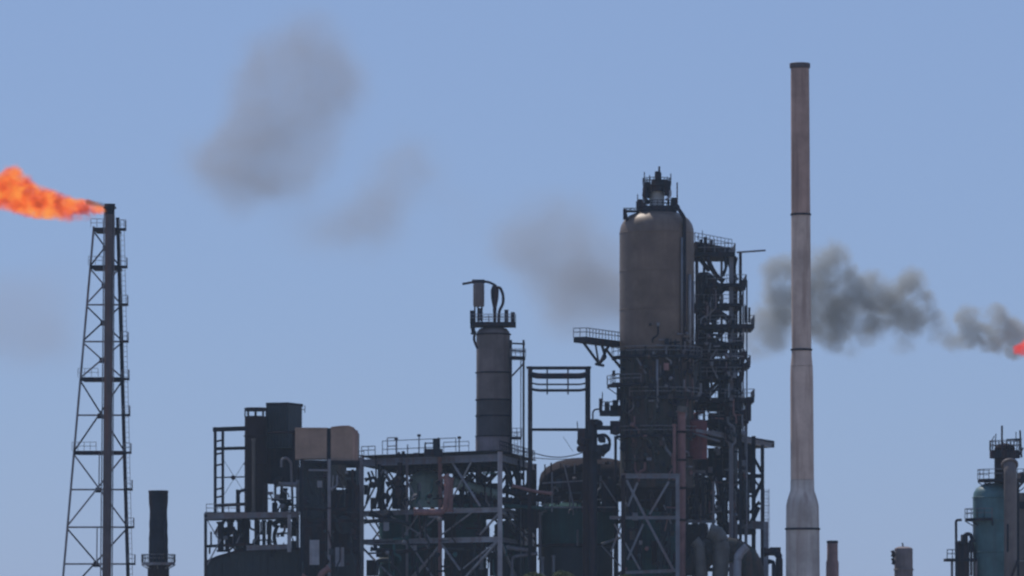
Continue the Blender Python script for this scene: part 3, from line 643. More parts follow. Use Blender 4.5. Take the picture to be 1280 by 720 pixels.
for i, z in enumerate(levels):
    for v in (0, .5, 1):
        m_ = ('steel','pale','pale','pale')[i] if v == 0 else 'dark'
        h_ = (.9, .6, .65, .5)[i]
        for u0, u1 in ((0,.575),(.575,1)):
            B().beam(at(u0+.002,v,z), at(u1-.002,v,z), .35, h_, True).build('beam', m_, t)
    for u in (0, .335, .575, .8, 1):
        B().beam(at(u,.003,z-.02), at(u,.997,z-.02), .3, .75 if i == 0 else .5, True).build('beam', 'steel' if u == 1 else 'dark', t)
# top floor deck
p = [at(-.01,-.01,ZT+.05), at(1.01,-.01,ZT+.05), at(1.01,1.01,ZT+.05), at(-.01,1.01,ZT+.05)]
slab([q+Vector((0,0,.5)) for q in p], .12, 'deck', 'dark', t, False)
for u, v0, v1, z in ((.1,.1,.9,1),): pass
# braces: front
def br(u0, y0, u1, y1, v=0, w_=.27, m_='pale'): B().beam(at(u0,v,zz(y0)), at(u1,v,zz(y1)), w_, w_*.6).build('brace', m_, t)
br(0,680,.29,732); br(.575,682,.29,735); br(.575,640,.40,668,0,.2); br(.2,640,.45,668,0,.2); br(.575,676,.72,712); br(1,674,.70,732,0,.32,'pale'); br(1,640,.86,668); br(.575,668,.80,640,0,.22)
br(.01,634,.16,582,0,.2); br(.17,582,.33,634,0,.18); br(.345,600,.45,636,0,.18); br(.02,640,.14,670,0,.18); br(.30,670,.42,640,0,.18); br(.36,678,.56,730,0,.22); br(.56,682,.34,732,0,.22); br(.74,710,.98,676,0,.2); br(.62,636,.80,575,0,.2); br(.86,632,.66,575,0,.26)
# braces: middle and back rows
for v in (.5, 1):
    for (a_, b_, c_, d_) in ((0,632,.16,580),(.02,580,.18,632),(.2,632,.36,580),(.2,582,.4,632),(.35,580,.46,604),(.46,604,.57,580),(.46,604,.36,632),(.46,604,.57,632),(.6,632,.8,580),(.62,580,.82,632),(.8,632,1,580),(0,668,.2,640),(.8,640,1,668)):
        br(a_, b_, c_, d_, v, .3, 'dark')
for (a_, b_, c_, d_) in ((.01,580,.13,634),(.14,580,.01,632),(.14,632,.30,580),(.14,582,.33,634),(.02,640,.12,672),(.02,670,.15,642),(.34,580,.455,606),(.455,606,.57,578),(.455,606,.36,632),(.455,606,.56,632),(.58,600,.72,578),(.70,578,.84,606),(.84,606,.99,578)):
    br(a_, b_, c_, d_, .2, .22, 'dark')
for u in (.07, .2, .27, .45, .7, .88): B().beam(at(u,.22,levels[1]), at(u,.22,levels[0]), .2, .2).build('post', 'dark', t)
# side face braces
def bs(v0, y0, v1, y1, w_=.26, m_='pale'): B().beam(at(1,v0,zz(y0)), at(1,v1,zz(y1)), w_).build('brace', m_, t)
bs(.1,580,.6,634,.34,'dark'); bs(.35,580,.85,634,.34,'dark'); bs(.1,640,.9,676); bs(.3,640,.99,672,.24,'pale'); bs(.5,640,.99,664); bs(0,676,.6,735); bs(.9,580,.99,634,.2,'dark')
# rails on the top floor
zt2 = ZT+.6
rail(t, [at(.0,0,zt2), at(.10,0,zt2)], 1.1, 1.2, .05, 'steel')
rail(t, [at(.13,.2,zt2), at(.2,.2,zt2)], 2.4, 2, .06, 'steel')
rail(t, [at(0,.5,zt2+0), at(.55,.5,zt2+0)], 2.5, 6.2, .05, 'steel')
rail(t, [at(.6,0,zt2), at(.78,0,zt2)], 1.2, 2.4, .04, 'steel'); rail(t, [at(1,0,zt2), at(1,1,zt2)], 1.1, 2.0, .05, 'dark')
rail(t, [at(.0,1,zt2), at(1,1,zt2)], 1.1, 2.5, .04, 'steel')
for u, h_ in ((.165,2.4),(.335,2.7),(.63,2.2),(.80,1.6),(.25,1.6)):
    p = at(u,.3,zt2); B().beam(p, p+Vector((0,0,h_)), .14).build('lamp_post', 'dark', t)
    if h_ > 2: B().box(p+Vector((0,0,h_)), (.45,.4,.3)).build('floodlight', 'dark', t)
for x0,y0,x1,y1 in ((497,566,500,571),(502,565,506,571),(495,568,508,572),(517,567,523,572)): pbox(t, x0,y0-1,x1,y1-1,6,1,'dark','valve_block')

# cabin on the rack's roof
t = thing('winch_unit', 'small open winch box standing on the pipe rack roof', 'machine', (S(542,0,6).x, 6, ZT+.6))
for x in (531.5, 548): beamP(t, 'post', 'dark', (x, 571, 5), (x, 553 if x < 540 else 547, 5), 2); beamP(t, 'post', 'dark', (x, 571, 7), (x, 553 if x < 540 else 547, 7), 2)
pbox(t, 530, 561, 553, 570, 5, 2.4, 'dark', 'bed'); pbox(t, 541, 548, 550, 561, 5.3, 1.6, 'cool', 'motor_housing'); beamP(t, 'beam', 'dark', (531, 554, 5), (541, 554, 5), 1.4)

# tanks and pipes inside the rack
t = thing('pale_green_tank', 'pale green domed tank behind the cross brace of the pipe rack', 'tank', base(533, 14))
vvessel(t, 533, 16, 21, 588, 634, 'lgreen', 12, 2, ground=False)
for x in (516, 550): beamP(t, 'support_leg', 'dark', (x, 633, 16), (x, 790+2/k_(16), 16), 4)
t = thing('dark_green_tank', 'dark green tank low inside the left bay of the pipe rack', 'tank', base(510, 22))
vvessel(t, 512, 22, 38, 638, 720, 'green', 8, 3)
t = thing('squat_green_tank', 'squat dark green tank low in the right bay of the pipe rack', 'tank', base(590, 24))
vvessel(t, 582, 20, 26, 637, 720, 'green', 8, 3); 
t = thing('shaded_tank', 'shadowed tank behind the corner column of the pipe rack', 'tank', base(640, 34))
vvessel(t, 640, 30, 22, 650, 720, 'green', 8, 3)
t = thing('sloping_header', 'pale green sloping header pipe in the upper right bay of the pipe rack', 'pipe', base(590, 6))
pipe(t, [(566,603,9),(600,612,11),(622,618,12)], 5.5, 'lgreen', 'header'); 
for x in (575, 590, 606): beamP(t, 'support_leg', 'dark', (x, 608, 10), (x, 636, 10), 2)
t = thing('feed_pipe', 'rusty pink feed pipe bending upward beside the middle post of the pipe rack', 'pipe', base(555, 0))
pipe(t, [(517,640,2),(557,640,2),(559,600,2),(556,594,2)], 4, 'pinkpipe', 'pipe', 9); pipe(t, [(563,640,4),(564,597,4)], 3, 'pinkpipe', 'branch_pipe')
t = thing('rack_pipework', 'tangle of dark pipes, drums and valves on the upper floor of the pipe rack', 'pipes', base(540, 12))
for pts, r_, m_ in (([(474,580),(474,636)],2,'dark'),([(500,578),(500,632)],2.6,'dark'),([(456,600),(470,596),(474,610),(468,636)],2,'dark'),([(460,590),(464,600),(458,630)],1.6,'dark'),([(483,606),(495,600),(500,590)],3,'dark'),
        ([(484,634),(484,612),(492,608)],1.6,'dark'),([(566,580),(570,600),(580,602),(592,592)],3,'dark'),([(578,578),(578,634)],2.6,'dark'),([(596,582),(602,596),(612,600),(618,590)],2.5,'dark'),([(588,612),(588,634)],3,'dark'),
        ([(608,604),(608,634)],4,'cool'),([(636,585),(640,610),(652,620)],2.4,'dark'),([(660,585),(660,612),(650,626)],2,'dark'),([(560,632),(600,632),(622,634)],3,'green'),([(630,632),(690,636)],2.4,'green'),([(566,588),(575,584),(600,590)],2,'dark'),
        ([(455,652),(490,650),(512,655)],2.5,'cool'),([(462,640),(480,648),(490,640)],3,'dark'),([(630,612),(660,622),(700,626)],4,'dark'),([(572,632),(590,622),(640,626)],4,'dark'),([(470,572),(470,600)],1,'dark')):
    pipe(t, [(x, y, 12) for x, y in pts], r_, m_, rad=6)
for (x0,y0,x1,y1) in ((490,606,507,636),(493,600,503,606),(556,596,564,634),(597,606,606,634),(612,604,622,634),(566,618,596,634),(574,600,584,612),(463,622,470,636),(455,606,460,618),(630,622,660,636),(644,636,676,660)):
    pbox(t, x0, y0, x1, y1, 15, 2, 'dark', 'equipment_box')
for x, y, r_ in ((466,606,4),(497,602,6),(482,620,4),(571,596,4),(604,600,4),(498,616,7),(586,602,5),(652,616,4)):
    B().lathe([(.1,-.6),(r_*.102,-.4),(r_*.102,.4),(.1,.6)], S(x,y,11), 14, (.5,1,0)).build('valve', 'dark', t, True)
clutter(t, 508, 590, 620, 634, 8, 30, ('dark','dark','green','cool','steel','brown'), 13)
clutter(t, 632, 590, 690, 660, 26, 26, ('dark','cool','steel'), 14)
t = thing('pump_pipework', 'dark pumps and pipes on the lowest floor of the pipe rack', 'pipes', base(540, 14))
for (x0,y0,x1,y1) in ((470,688,480,696),(484,692,492,720),(500,690,508,720),(458,700,470,720),(530,690,545,720),(556,676,592,700),(562,700,594,720),(600,676,606,700),(612,690,640,720),(596,696,600,712),(555,642,570,674),(618,656,632,676),(600,660,612,680)):
    pbox(t, x0, y0, x1, y1, 17, 3, rnd.choice(['dark','cool','dark','brown']), 'equipment_box')
for pts, r_, m_ in (([(463,686),(500,690),(545,684)],2.4,'dark'),([(470,720),(472,700),(490,700)],3,'cool'),([(556,690),(580,684),(600,688)],3,'dark'),([(602,712),(602,690),(630,684),(660,688)],2.5,'steel'),([(640,720),(640,696),(672,692)],2,'steel'),([(678,720),(678,696)],2,'steel'),([(692,720),(692,694)],2,'steel')):
    pipe(t, [(x, y, 10) for x, y in pts], r_, m_, rad=6)

clutter(t, 460, 640, 640, 716, 6, 80, ('dark','dark','green','cool','steel','brown'), 15)
# ================================================================== BROWN DOMED VESSEL AND GREEN TANK BELOW
t = thing('brown_regenerator', 'wide rust brown domed vessel between portal frame and biggest vessel', 'vessel', base(735, 20))
Y = 24; k = k_(Y); c = S(738, 790, Y); c.z = 0; zy2 = lambda y: S(0, y, Y).z
B().lathe([(64*k, zy2(626)), (64*k, zy2(600)), (62*k, zy2(592)), (55*k, zy2(584)), (42*k, zy2(577)), (25*k, zy2(573)), (.1, zy2(572))], c, 56).build('shell', 'brown', t, True)
for x in (684, 712, 770, 795): beamP(t, 'support_leg', 'dark', (x, 622, Y-1), (x, 790+2/k, Y-1), 6)
pipe(t, [(676,622,16),(680,598,16),(700,588,16),(730,584,16)], 5, 'brown', 'overhead_duct', 18, 18)
clutter(t, 680, 578, 775, 600, 13, 18, ('dark','brown','steel'), 31)
pipe(t, [(640,607,4),(668,614,4),(690,617,4)], 2, 'pinkpipe', rad=6)
pipe(t, [(760,600,14),(770,600,14),(770,640,14)], 3, 'dark', rad=6); pipe(t, [(748,580,14),(748,640,14)], 3, 'dark')
for (x0,y0,x1,y1) in ((678,604,745,600),(690,590,690,640),(705,580,716,628),(728,628,744,590),(680,634,770,634),(752,600,772,630)): beamP(t, 'brace', 'steel', (x0,y0,11), (x1,y1,11), 1.7)
for x0,y0,x1,y1 in ((704,592,722,612),(727,590,737,640),(752,600,768,640)): pbox(t, x0,y0,x1,y1,12,2,'dark' if x0 != 704 else 'brown','equipment_box')
clutter(t, 676, 590, 776, 632, 13, 40, ('dark','dark','brown','steel','cool'), 16)
t = thing('green_tank', 'large dark green flanged tank low between pipe rack and cross braced frame', 'tank', base(720, 12))
Y = 20; k = k_(Y); c = S(720, 790, Y); c.z = 0
B().lathe([(47*k, S(0,680,Y).z), (47*k, S(0,640,Y).z), (45*k, S(0,634,Y).z), (38*k, S(0,630,Y).z), (10*k, S(0,627,Y).z)], c, 56).build('shell', 'green', t, True)
B().lathe([(47*k, S(0,684,Y).z), (50*k, S(0,683.6,Y).z), (50*k, S(0,680.4,Y).z), (47*k, S(0,680,Y).z)], c, 56).build('girth_flange', 'dark', t, True)
B().lathe([(46*k, 0), (46*k, S(0,684.3,Y).z)], c, 56).build('lower_shell', 'cool', t, True)
pipe(t, [(722,662,14),(722,682,14)], 1.2, 'steel'); pipe(t, [(675,640,15),(675,700,15)], 2, 'steel')
pipe(t, [(752,680,12),(764,676,12),(776,672,12)], 1.6, 'steel'); beamP(t, 'brace', 'steel', (752,682,11), (776,708,11), 1.6)

# ================================================================== LEFT PROCESS STRUCTURE
Y = 8; k = k_(Y); zb = 790+2/k
t = thing('two_storey_frame', 'two storey open steel frame with a thin goal-like top at the plant\'s left end', 'steel frame', base(312, Y))
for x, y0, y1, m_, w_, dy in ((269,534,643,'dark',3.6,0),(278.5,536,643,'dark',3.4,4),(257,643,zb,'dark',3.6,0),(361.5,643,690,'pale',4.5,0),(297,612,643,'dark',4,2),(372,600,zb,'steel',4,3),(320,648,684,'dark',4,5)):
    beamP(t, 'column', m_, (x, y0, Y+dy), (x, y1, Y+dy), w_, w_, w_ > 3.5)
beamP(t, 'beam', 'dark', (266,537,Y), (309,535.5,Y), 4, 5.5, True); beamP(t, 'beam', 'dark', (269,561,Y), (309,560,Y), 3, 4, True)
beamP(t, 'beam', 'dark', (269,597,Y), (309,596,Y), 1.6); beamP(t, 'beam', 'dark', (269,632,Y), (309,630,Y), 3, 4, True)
for y in (552, 568, 582, 612, 622): beamP(t, 'brace', 'dark', (269,y,Y), (278.5,y-2,Y+4), 2)
for a_, b_ in (((279,574),(308,620)),((308,574),(279,620))): beamP(t, 'tie_rod', 'dark', (*a_, Y+1), (*b_, Y+1), .55)
p = S(291.5, 597, Y+.5); B().lathe([(.1,-.2),(.3,-.15),(.3,.15),(.1,.2)], p, 12, (0,1,0)).build('gusset_plate', 'dark', t)
beamP(t, 'beam', 'steel', (255,645,Y), (373,643,Y), 4, 7, True); beamP(t, 'beam', 'dark', (257,683,Y), (310,680,Y), 3, 3.5, True); beamP(t, 'beam', 'steel', (308,685,Y), (363,683,Y), 4, 6, True)
beamP(t, 'beam', 'steel', (257,648,Y+7), (373,646,Y+7), 4, 6, True)
pbox(t, 256, 640, 372, 641.5, Y, 8, 'dark', 'deck'); 
beamP(t, 'brace', 'steel', (259,706,Y), (276,674,Y), 1.6); beamP(t, 'brace', 'steel', (259,650,Y), (274,676,Y), 1.2)
rail(t, [S(258,641,Y-.2), S(300,641,Y-.2)], 1.1, 1.4, .04, 'steel')
for pts, r_, m_ in (([(298,640),(298,614),(308,612)],2,'dark'),([(276,652),(276,690)],4,'dark'),([(274,664),(290,660),(300,672),(296,690)],3,'dark'),([(288,650),(288,662)],4,'dark'),([(300,650),(300,690)],3.5,'dark'),([(330,650),(330,684)],2.2,'dark'),([(338,650),(336,684)],2.4,'dark'),([(340,656),(350,650),(360,652)],3,'dark'),([(345,684),(342,670),(347,656)],2.4,'dark'),
        ([(352,584),(352,574),(358,572),(364,578),(366,640)],1.6,'steel'),([(344,640),(344,600),(352,596),(352,640)],1.6,'dark'),([(366,640),(370,650),(368,662)],2.4,'dark'),([(345,605),(372,606)],3,'steel'),([(356,610),(356,640)],3,'dark'),([(347,620),(356,632),(364,628)],3.4,'dark'),([(268,668),(275,655),(282,650)],1.6,'dark'),([(284,690),(284,668),(292,664)],3,'dark')):
    pipe(t, [(x, y, Y+3) for x, y in pts], r_, m_, rad=6)
for x0,y0,x1,y1 in ((272,660,284,672),(284,670,296,684),(303,648,311,690),(318,650,324,686),(333,652,336,668),(350,652,362,660),(326,604,334,642),(340,628,346,642),(364,652,372,670),(364,676,372,690)): pbox(t, x0,y0,x1,y1,Y+4,2,'dark','equipment_box')
clutter(t, 262, 650, 372, 684, Y+3, 26, ('dark','dark','steel','cool'), 18)
clutter(t, 334, 600, 372, 640, Y+3, 16, ('dark','steel','cool'), 19)
t = thing('upright_drum', 'tall rusty dark cylinder standing on the left steel frame beside the dark cabinet', 'vessel', (S(321,0,Y).x, Y+5, S(0,643,Y).z))
kk = k_(Y+5); c = S(319.5, 790, Y+5); c.z = 0
B().lathe([(14*kk, S(0,644,Y+5).z), (13.6*kk, S(0,521,Y+5).z)], c, 32).build('shell', 'brown', t, True)
B().lathe([(13.6*kk, S(0,520.8,Y+5).z), (10*kk, S(0,520,Y+5).z)], c, 32).build('lid', 'dark', t, True)
B().lathe([(12.6*kk, S(0,514,Y+5).z), (14*kk, S(0,513.5,Y+5).z), (14*kk, S(0,510,Y+5).z), (12.6*kk, S(0,509.6,Y+5).z)], c, 32).build('hoop', 'dark', t, True)
for a in range(0, 360, 45): q = (c.x+13.2*kk*math.cos(R(a)), c.y+13.2*kk*math.sin(R(a))); B().beam((*q, S(0,521,Y+5).z), (*q, S(0,511,Y+5).z), .16).build('post', 'dark', t)
for y in (545, 580, 612): B().lathe([(13.8*kk, S(0,y+1,Y+5).z), (14.8*kk, S(0,y+.7,Y+5).z), (14.8*kk, S(0,y-.7,Y+5).z), (13.8*kk, S(0,y-1,Y+5).z)], c, 32).build('girth_flange', 'brown', t, True)
pipe(t, [(317,640,Y+1),(317,548,Y+1)], 2, 'duct', 'conduit')
t = thing('dark_cabinet', 'blue black clad cabinet tower, highest block of the left group', 'building', (S(353,0,Y).x, Y+10, S(0,643,Y).z))
def pris(t, x0, y0, x1, y1, Y_, dep, m_, name, rz, seams=0):
    k = k_(Y_); a = S(x0,y0,Y_); b = S(x1,y1,Y_); wx = abs(b.x-a.x); cr, sr = abs(math.cos(rz)), abs(math.sin(rz)); w_ = (wx-dep*sr)/cr
    cx = (a.x+b.x)/2; cy = Y_+dep/2
    o = B().box((cx, cy, (a.z+b.z)/2), (w_, dep, abs(a.z-b.z)), rz).build(name, m_, t)
    if seams:
        h_ = abs(a.z-b.z)
        for i in range(seams+1):
            x = -w_/2+w_*i/seams; px_ = cx+x*math.cos(rz)+(dep/2+.03)*math.sin(rz); py_ = cy+x*math.sin(rz)-(dep/2+.03)*math.cos(rz)
            B().box((px_, py_, (a.z+b.z)/2), (.1,.06,h_-.02), rz).build('rib', m_, t)
    return o
pris(t, 333, 506, 376, 560, Y+6, 4.2, 'cool', 'wall', R(-22), 7)
pris(t, 332, 503, 377, 507, Y+6, 4.8, 'dark', 'roof', R(-22))
pris(t, 330, 538, 373, 604, Y+7, 3.8, 'dark', 'lower_wall', R(-8), 5)
beamP(t, 'ladder_loop', 'steel', (376,512,Y+6), (381,512,Y+6), 1); beamP(t, 'ladder_loop', 'steel', (381,507,Y+6), (381,516,Y+6), 1)
pipe(t, [(335,541,Y+4),(371,540,Y+4)], 1.5, 'brown', 'pipe')
t = thing('dark_tank_house', 'blue black flat topped shed at the bottom left foot of the plant', 'building', base(314, Y+2))
pr = [(256,0),(256,703),(272,696),(300,688),(376,686),(376,0)]; Yn = Y+2
vs = [Vector((S(x,y,Yn).x, Yn, S(x,y,Yn).z if y else 0)) for x,y in pr]; vs += [v+Vector((2,20,0)) for v in vs]; n = len(pr)
B().add(vs, [tuple(range(n))[::-1], tuple(range(n,2*n))]+[(i,(i+1)%n,n+(i+1)%n,n+i) for i in range(n)]).build('wall', 'cool', t)
for (xa,ya),(xb,yb) in zip(pr[1:-2], pr[2:-1]): B().beam(S(xa,ya,Yn-.2), S(xb,yb,Yn-.2), .5, .3).build('roof_edge', 'dark', t)
for i in range(13):
    x = 258+i*9.5; y = 703-(x-256)*.44 if x < 272 else 696-(x-272)*.28 if x < 300 else 687.5; B().beam(S(x,y+4,Yn-.07), S(x,790,Yn-.07), .14).build('rib', 'cool', t)

# tan cabins and the dark tower they stand on
Y = 4
t = thing('clad_tower', 'dark enclosed steel tower under the two tan cabins', 'building', base(412, Y))
k = k_(Y); zb = 790+2/k
for x, m_, dy in ((377,'dark',0),(411.5,'steel',-.6),(447,'dark',1),(379,'dark',9),(447,'dark',9)): beamP(t, 'column', m_, (x, 574, Y+dy), (x, zb, Y+dy), 4, 4, True)
for y in (577, 636, 650, 690): beamP(t, 'beam', 'dark', (376,y,Y-.2), (449,y+1,Y-.2), 3, 4, True)
pbox(t, 377, 575.5, 449, 584, Y+3, 3, 'dark', 'floor_edge'); pbox(t, 372, 584, 385, 640, Y+8, 2, 'dark', 'wall_panel'); pbox(t, 404, 580, 420, 700, Y+7.5, 2, 'dark', 'wall_panel'); pbox(t, 432, 606, 449, 640, Y+7.5, 2, 'dark', 'wall_panel'); pbox(t, 376, 640, 449, 780, Y+8.5, 2, 'dark', 'wall_panel')
pris(t, 379, 580, 410, 650, Y+2, 5, 'cool', 'wall_panel', R(-6), 4); pris(t, 378, 652, 412, 760, Y+2, 5, 'dark', 'wall_panel', R(-6), 4)
pbox(t, 412, 581, 433, 608, Y-.6, .4, 'vlow', 'grey_panel'); pbox(t, 415, 612, 447, 634, Y+4, 3, 'dark', 'equipment_box'); pbox(t, 414, 638, 448, 688, Y+4, 3, 'dark', 'equipment_box')
pbox(t, 433, 588, 448, 612, Y+5, 2, 'dark', 'equipment_box'); pbox(t, 414, 690, 450, 760, Y+4, 3, 'cool', 'wall_panel')
pbox(t, 387, 675, 399, 706, Y-1, .5, 'tile' if 'tile' in M else 'pale', 'light_panel')
pbox(t, 419, 684, 430, 708, Y-1, .5, 'steel', 'light_panel'); pipe(t, [(398,730,Y-2),(402,716,Y-2),(412,710,Y-2)], 4, 'pinkpipe', 'pipe'); pipe(t, [(372,730,Y-2),(382,719,Y-2)], 3, 'pinkpipe')
clutter(t, 378, 584, 447, 715, Y-.3, 60, ('dark','dark','cool','steel','brown'), 17, .6)
B().lathe([(.2,-.9),(1.1,-.5),(1.1,.5),(.2,.9)], S(430,656,Y+1), 20, (0,1,.1)).build('fan_housing', 'cool', t, True)
for pts, r_ in (([(436,600),(442,606),(442,636)],2),([(420,636),(424,616),(434,614)],2.4),([(405,585),(392,583),(384,590)],1.6),([(438,640),(440,690)],2.6)): pipe(t, [(x,y,Y+1) for x,y in pts], r_, 'dark', rad=5)
t = thing('tan_cabin', 'tan clad cabin on top of the dark tower, the left of the pair', 'cabin', (S(388,0,Y).x, Y+2, S(0,575,Y).z))
pris(t, 367.5, 536.5, 408.5, 573.5, Y, 4, 'tan', 'wall', R(3), 0); pris(t, 367, 534.5, 409, 536.5, Y-.1, 4.2, 'tan', 'roof', R(3)); 
pbox(t, 408.2, 535, 413.4, 577, Y+.3, 3, 'dark', 'gap_post')
t = thing('rounded_cabin', 'brown clad cabin with a rounded roof on the dark tower, the right of the pair', 'cabin', (S(430,0,Y).x, Y+2, S(0,575,Y).z))
k = k_(Y); a = S(413.5,540,Y); b = S(447,577,Y)
pr = [(413.5,577),(413.5,535),(420,534),(428,533.2),(436,533.2),(442,535.5),(447,541),(447,577)]
vs = [S(x,y,Y) for x,y in pr] + [S(x,y,Y)+Vector((.0,7,0)) for x,y in pr]; n = len(pr)
B().add(vs, [tuple(range(n))[::-1], tuple(range(n,2*n))]+[(i,(i+1)%n,n+(i+1)%n,n+i) for i in range(n)]).build('wall', 'tan', t)
vs = [S(x,y,Y-.15)+Vector((0,0,.02)) for x,y in pr[1:-1]]+[S(x,y-1.3,Y-.15) for x,y in pr[1:-1]][::-1]; n = len(vs)
vs = vs+[v+Vector((0,7.3,0)) for v in vs]
B().add(vs, [tuple(range(n))[::-1], tuple(range(n,2*n))]+[(i,(i+1)%n,n+(i+1)%n,n+i) for i in range(n)]).build('roof', 'chimtop', t)
pbox(t, 441, 538, 447.4, 577, Y-.12, .1, 'chimtop', 'corner_panel')
rail(t, [S(448,575,Y+3), S(455,575,Y+3)], 1.1, .6, .04)

# ================================================================== TEAL COLUMN UNIT AT THE RIGHT EDGE
Y = 5; k = k_(Y)
t = thing('teal_column', 'teal domed column with a dark neck and walkways at the right edge', 'column', base(1245, Y))
c = S(1243, 790, Y+1); c.z = 0; zy = lambda y: S(0,y,Y+1).z
B().lathe([(27*k, 0), (27*k, zy(624))], c, 40).build('shell', 'teal', t, True)
B().lathe([(26.98*k, zy(624)), (26*k, zy(616)), (22.5*k, zy(610)), (15*k, zy(606)), (12*k, zy(604))], c, 40).build('domed_head', 'teal', t, True)
for y in (650, 622, 690): B().lathe([(27*k, zy(y+.9)), (27.8*k, zy(y+.6)), (27.8*k, zy(y-.6)), (27*k, zy(y-.9))], c, 40).build('girth_flange', 'teal', t, True)
cn = S(1256, 790, Y+1); cn.z = 0
B().lathe([(13*k, zy(612)), (13*k, zy(560)), (10*k, zy(556)), (3*k, zy(554))], cn, 28).build('neck', 'brown', t, True)
ring_platform(t, (cn.x, cn.y, zy(563)), 12*k, 19*k, th=1.0, h=1.2, m='dark', railm='steel')
ring_platform(t, (cn.x, cn.y, zy(599)), 13*k, 34*k, 120, 400, th=.35, h=1.2, m='dark', railm='steel')
ring_platform(t, (c.x, c.y, zy(648)), 27*k, 37*k, 120, 260, th=.35, h=1.2, m='dark', railm='steel')
beamP(t, 'mast', 'dark', (1252.5,565,Y-1), (1252.5,532,Y-1), 2.2)
for (x0,y0,x1,y1,w_) in ((1258,550,1277,549,2.4),(1275,538,1277,572,2),(1262,562,1277,568,3),(1274,568,1279,560,2),(1244,553,1245,542,1),(1239,552,1243,545,1),(1270,540,1270,552,1)):
    beamP(t, 'davit', 'dark', (x0,y0,Y), (x1,y1,Y), w_)
pipe(t, [(1263,790+2/k,Y-4),(1263,590,Y-4),(1262,580,Y-3)], 8, 'column', 'downcomer', 8, 20)
pipe(t, [(1259.5,655,Y-5),(1259.5,690,Y-5)], 1.2, 'dark', 'conduit'); pipe(t, [(1262,730,Y-5),(1272,700,Y-5)], 1.5, 'dark', 'conduit')
t = thing('clad_block', 'dark steel block cut off by the right edge behind the teal column', 'steel structure', base(1290, 12))
pbox(t, 1271, 616, 1330, 700, 14, 6, 'column', 'wall_panel'); pbox(t, 1272, 701, 1330, 800, 14, 6, 'column', 'wall_panel'); pbox(t, 1275, 627, 1281, 636, 13.5, .6, 'dark', 'window')
beamP(t, 'beam', 'dark', (1268,601,12), (1330,600,12), 3, 6, True); pbox(t, 1276, 590, 1320, 599, 12, 4, 'dark', 'equipment_box'); beamP(t, 'column', 'dark', (1272,600,12), (1272,790+2/k_(12),12), 4)
for x in (1300,1325): beamP(t, 'column', 'dark', (x,600,12), (x,790+2/k_(12),12), 4)
t = thing('reboiler_unit', 'small dark pump stage with a hooked vent pipe, left of the teal column', 'machine', base(1205, 4))
Y = 4
pipe(t, [(1196,790+2/k_(4),Y-1),(1195,650,Y-1),(1202,650,Y-1)], 1.6, 'dark', 'vent_pipe', 3)
for x0,y0,x1,y1,m_ in ((1197,678,1212,800,'dark'),(1203,668,1210,680,'dark'),(1213,675,1217,690,'dark'),(1198,676,1202,684,'cool')): pbox(t, x0,y0,x1,y1,Y,2.4,m_,'equipment_box')
pipe(t, [(1203,680,Y),(1206,668,Y),(1213,667,Y),(1216,678,Y)], 2.4, 'dark', 'pipe', 6); pipe(t, [(1214,690,Y),(1214,720,Y)], 1.5, 'dark')
pbox(t, 1183, 698, 1222, 701.5, Y-1, 4, 'dark', 'platform'); rail(t, [S(1184,698,Y-1), S(1197,698,Y-1)], 1.1, .6, .05, 'dark')
beamP(t, 'column', 'steel', (1190,701,Y), (1190,790+2/k_(4),Y), 3); beamP(t, 'column', 'steel', (1220,701,Y), (1220,790+2/k_(4),Y), 3)

# ================================================================== TREES AT THE FOOT
def tree(px, Yq, ytop, rpx, label):
    ytop += 3; k = k_(Yq); t = thing('tree', label, 'tree', base(px, Yq), 'tree tops in front of the green tank')
    c = S(px, ytop, Yq); r = rpx*k; h = c.z
    B().tube([(c.x,c.y,0),(c.x+.2,c.y,h*.4),(c.x,c.y,h*.8)], .2, 8, [.3,.22,.1]).build('trunk', 'bark', t, True)
    for i in range(5):
        a = rnd.uniform(0,6.28); B().tube([(c.x+.1,c.y,h*.4),(c.x+math.cos(a)*r*.7,c.y+math.sin(a)*r*.7,h*.8)], .08, 6).build('limb', 'bark', t, True)
    b = B()
    for i in range(2600):
        a = rnd.uniform(0,6.283); u = rnd.random()**.5; zz_ = rnd.uniform(-1,1); q = r*math.sqrt(max(0,1-zz_*zz_))*u*(1+.25*math.sin(3*a+zz_*4))
        p = Vector((c.x+q*math.cos(a), c.y+q*math.sin(a), h-r*.9+zz_*r*.9)); s = rnd.uniform(.12,.26)
        d1 = Vector((rnd.uniform(-1,1),rnd.uniform(-1,1),rnd.uniform(-1,1))).normalized(); d2 = d1.orthogonal().normalized()
        b.add([p-d1*s, p+d2*s*.5, p+d1*s, p-d2*s*.5], [(0,1,2,3)])
    b.build('crown', 'leaf', t)
tree(667, -30, 713, 20, 'olive tree top at the bottom edge, left of its neighbour, below the green tank')
tree(702, -32, 711, 17, 'olive tree top at the bottom edge directly below the green tank')
tree(783, -31, 716, 14, 'lowest olive tree top at the bottom edge, below the cross braced frame')

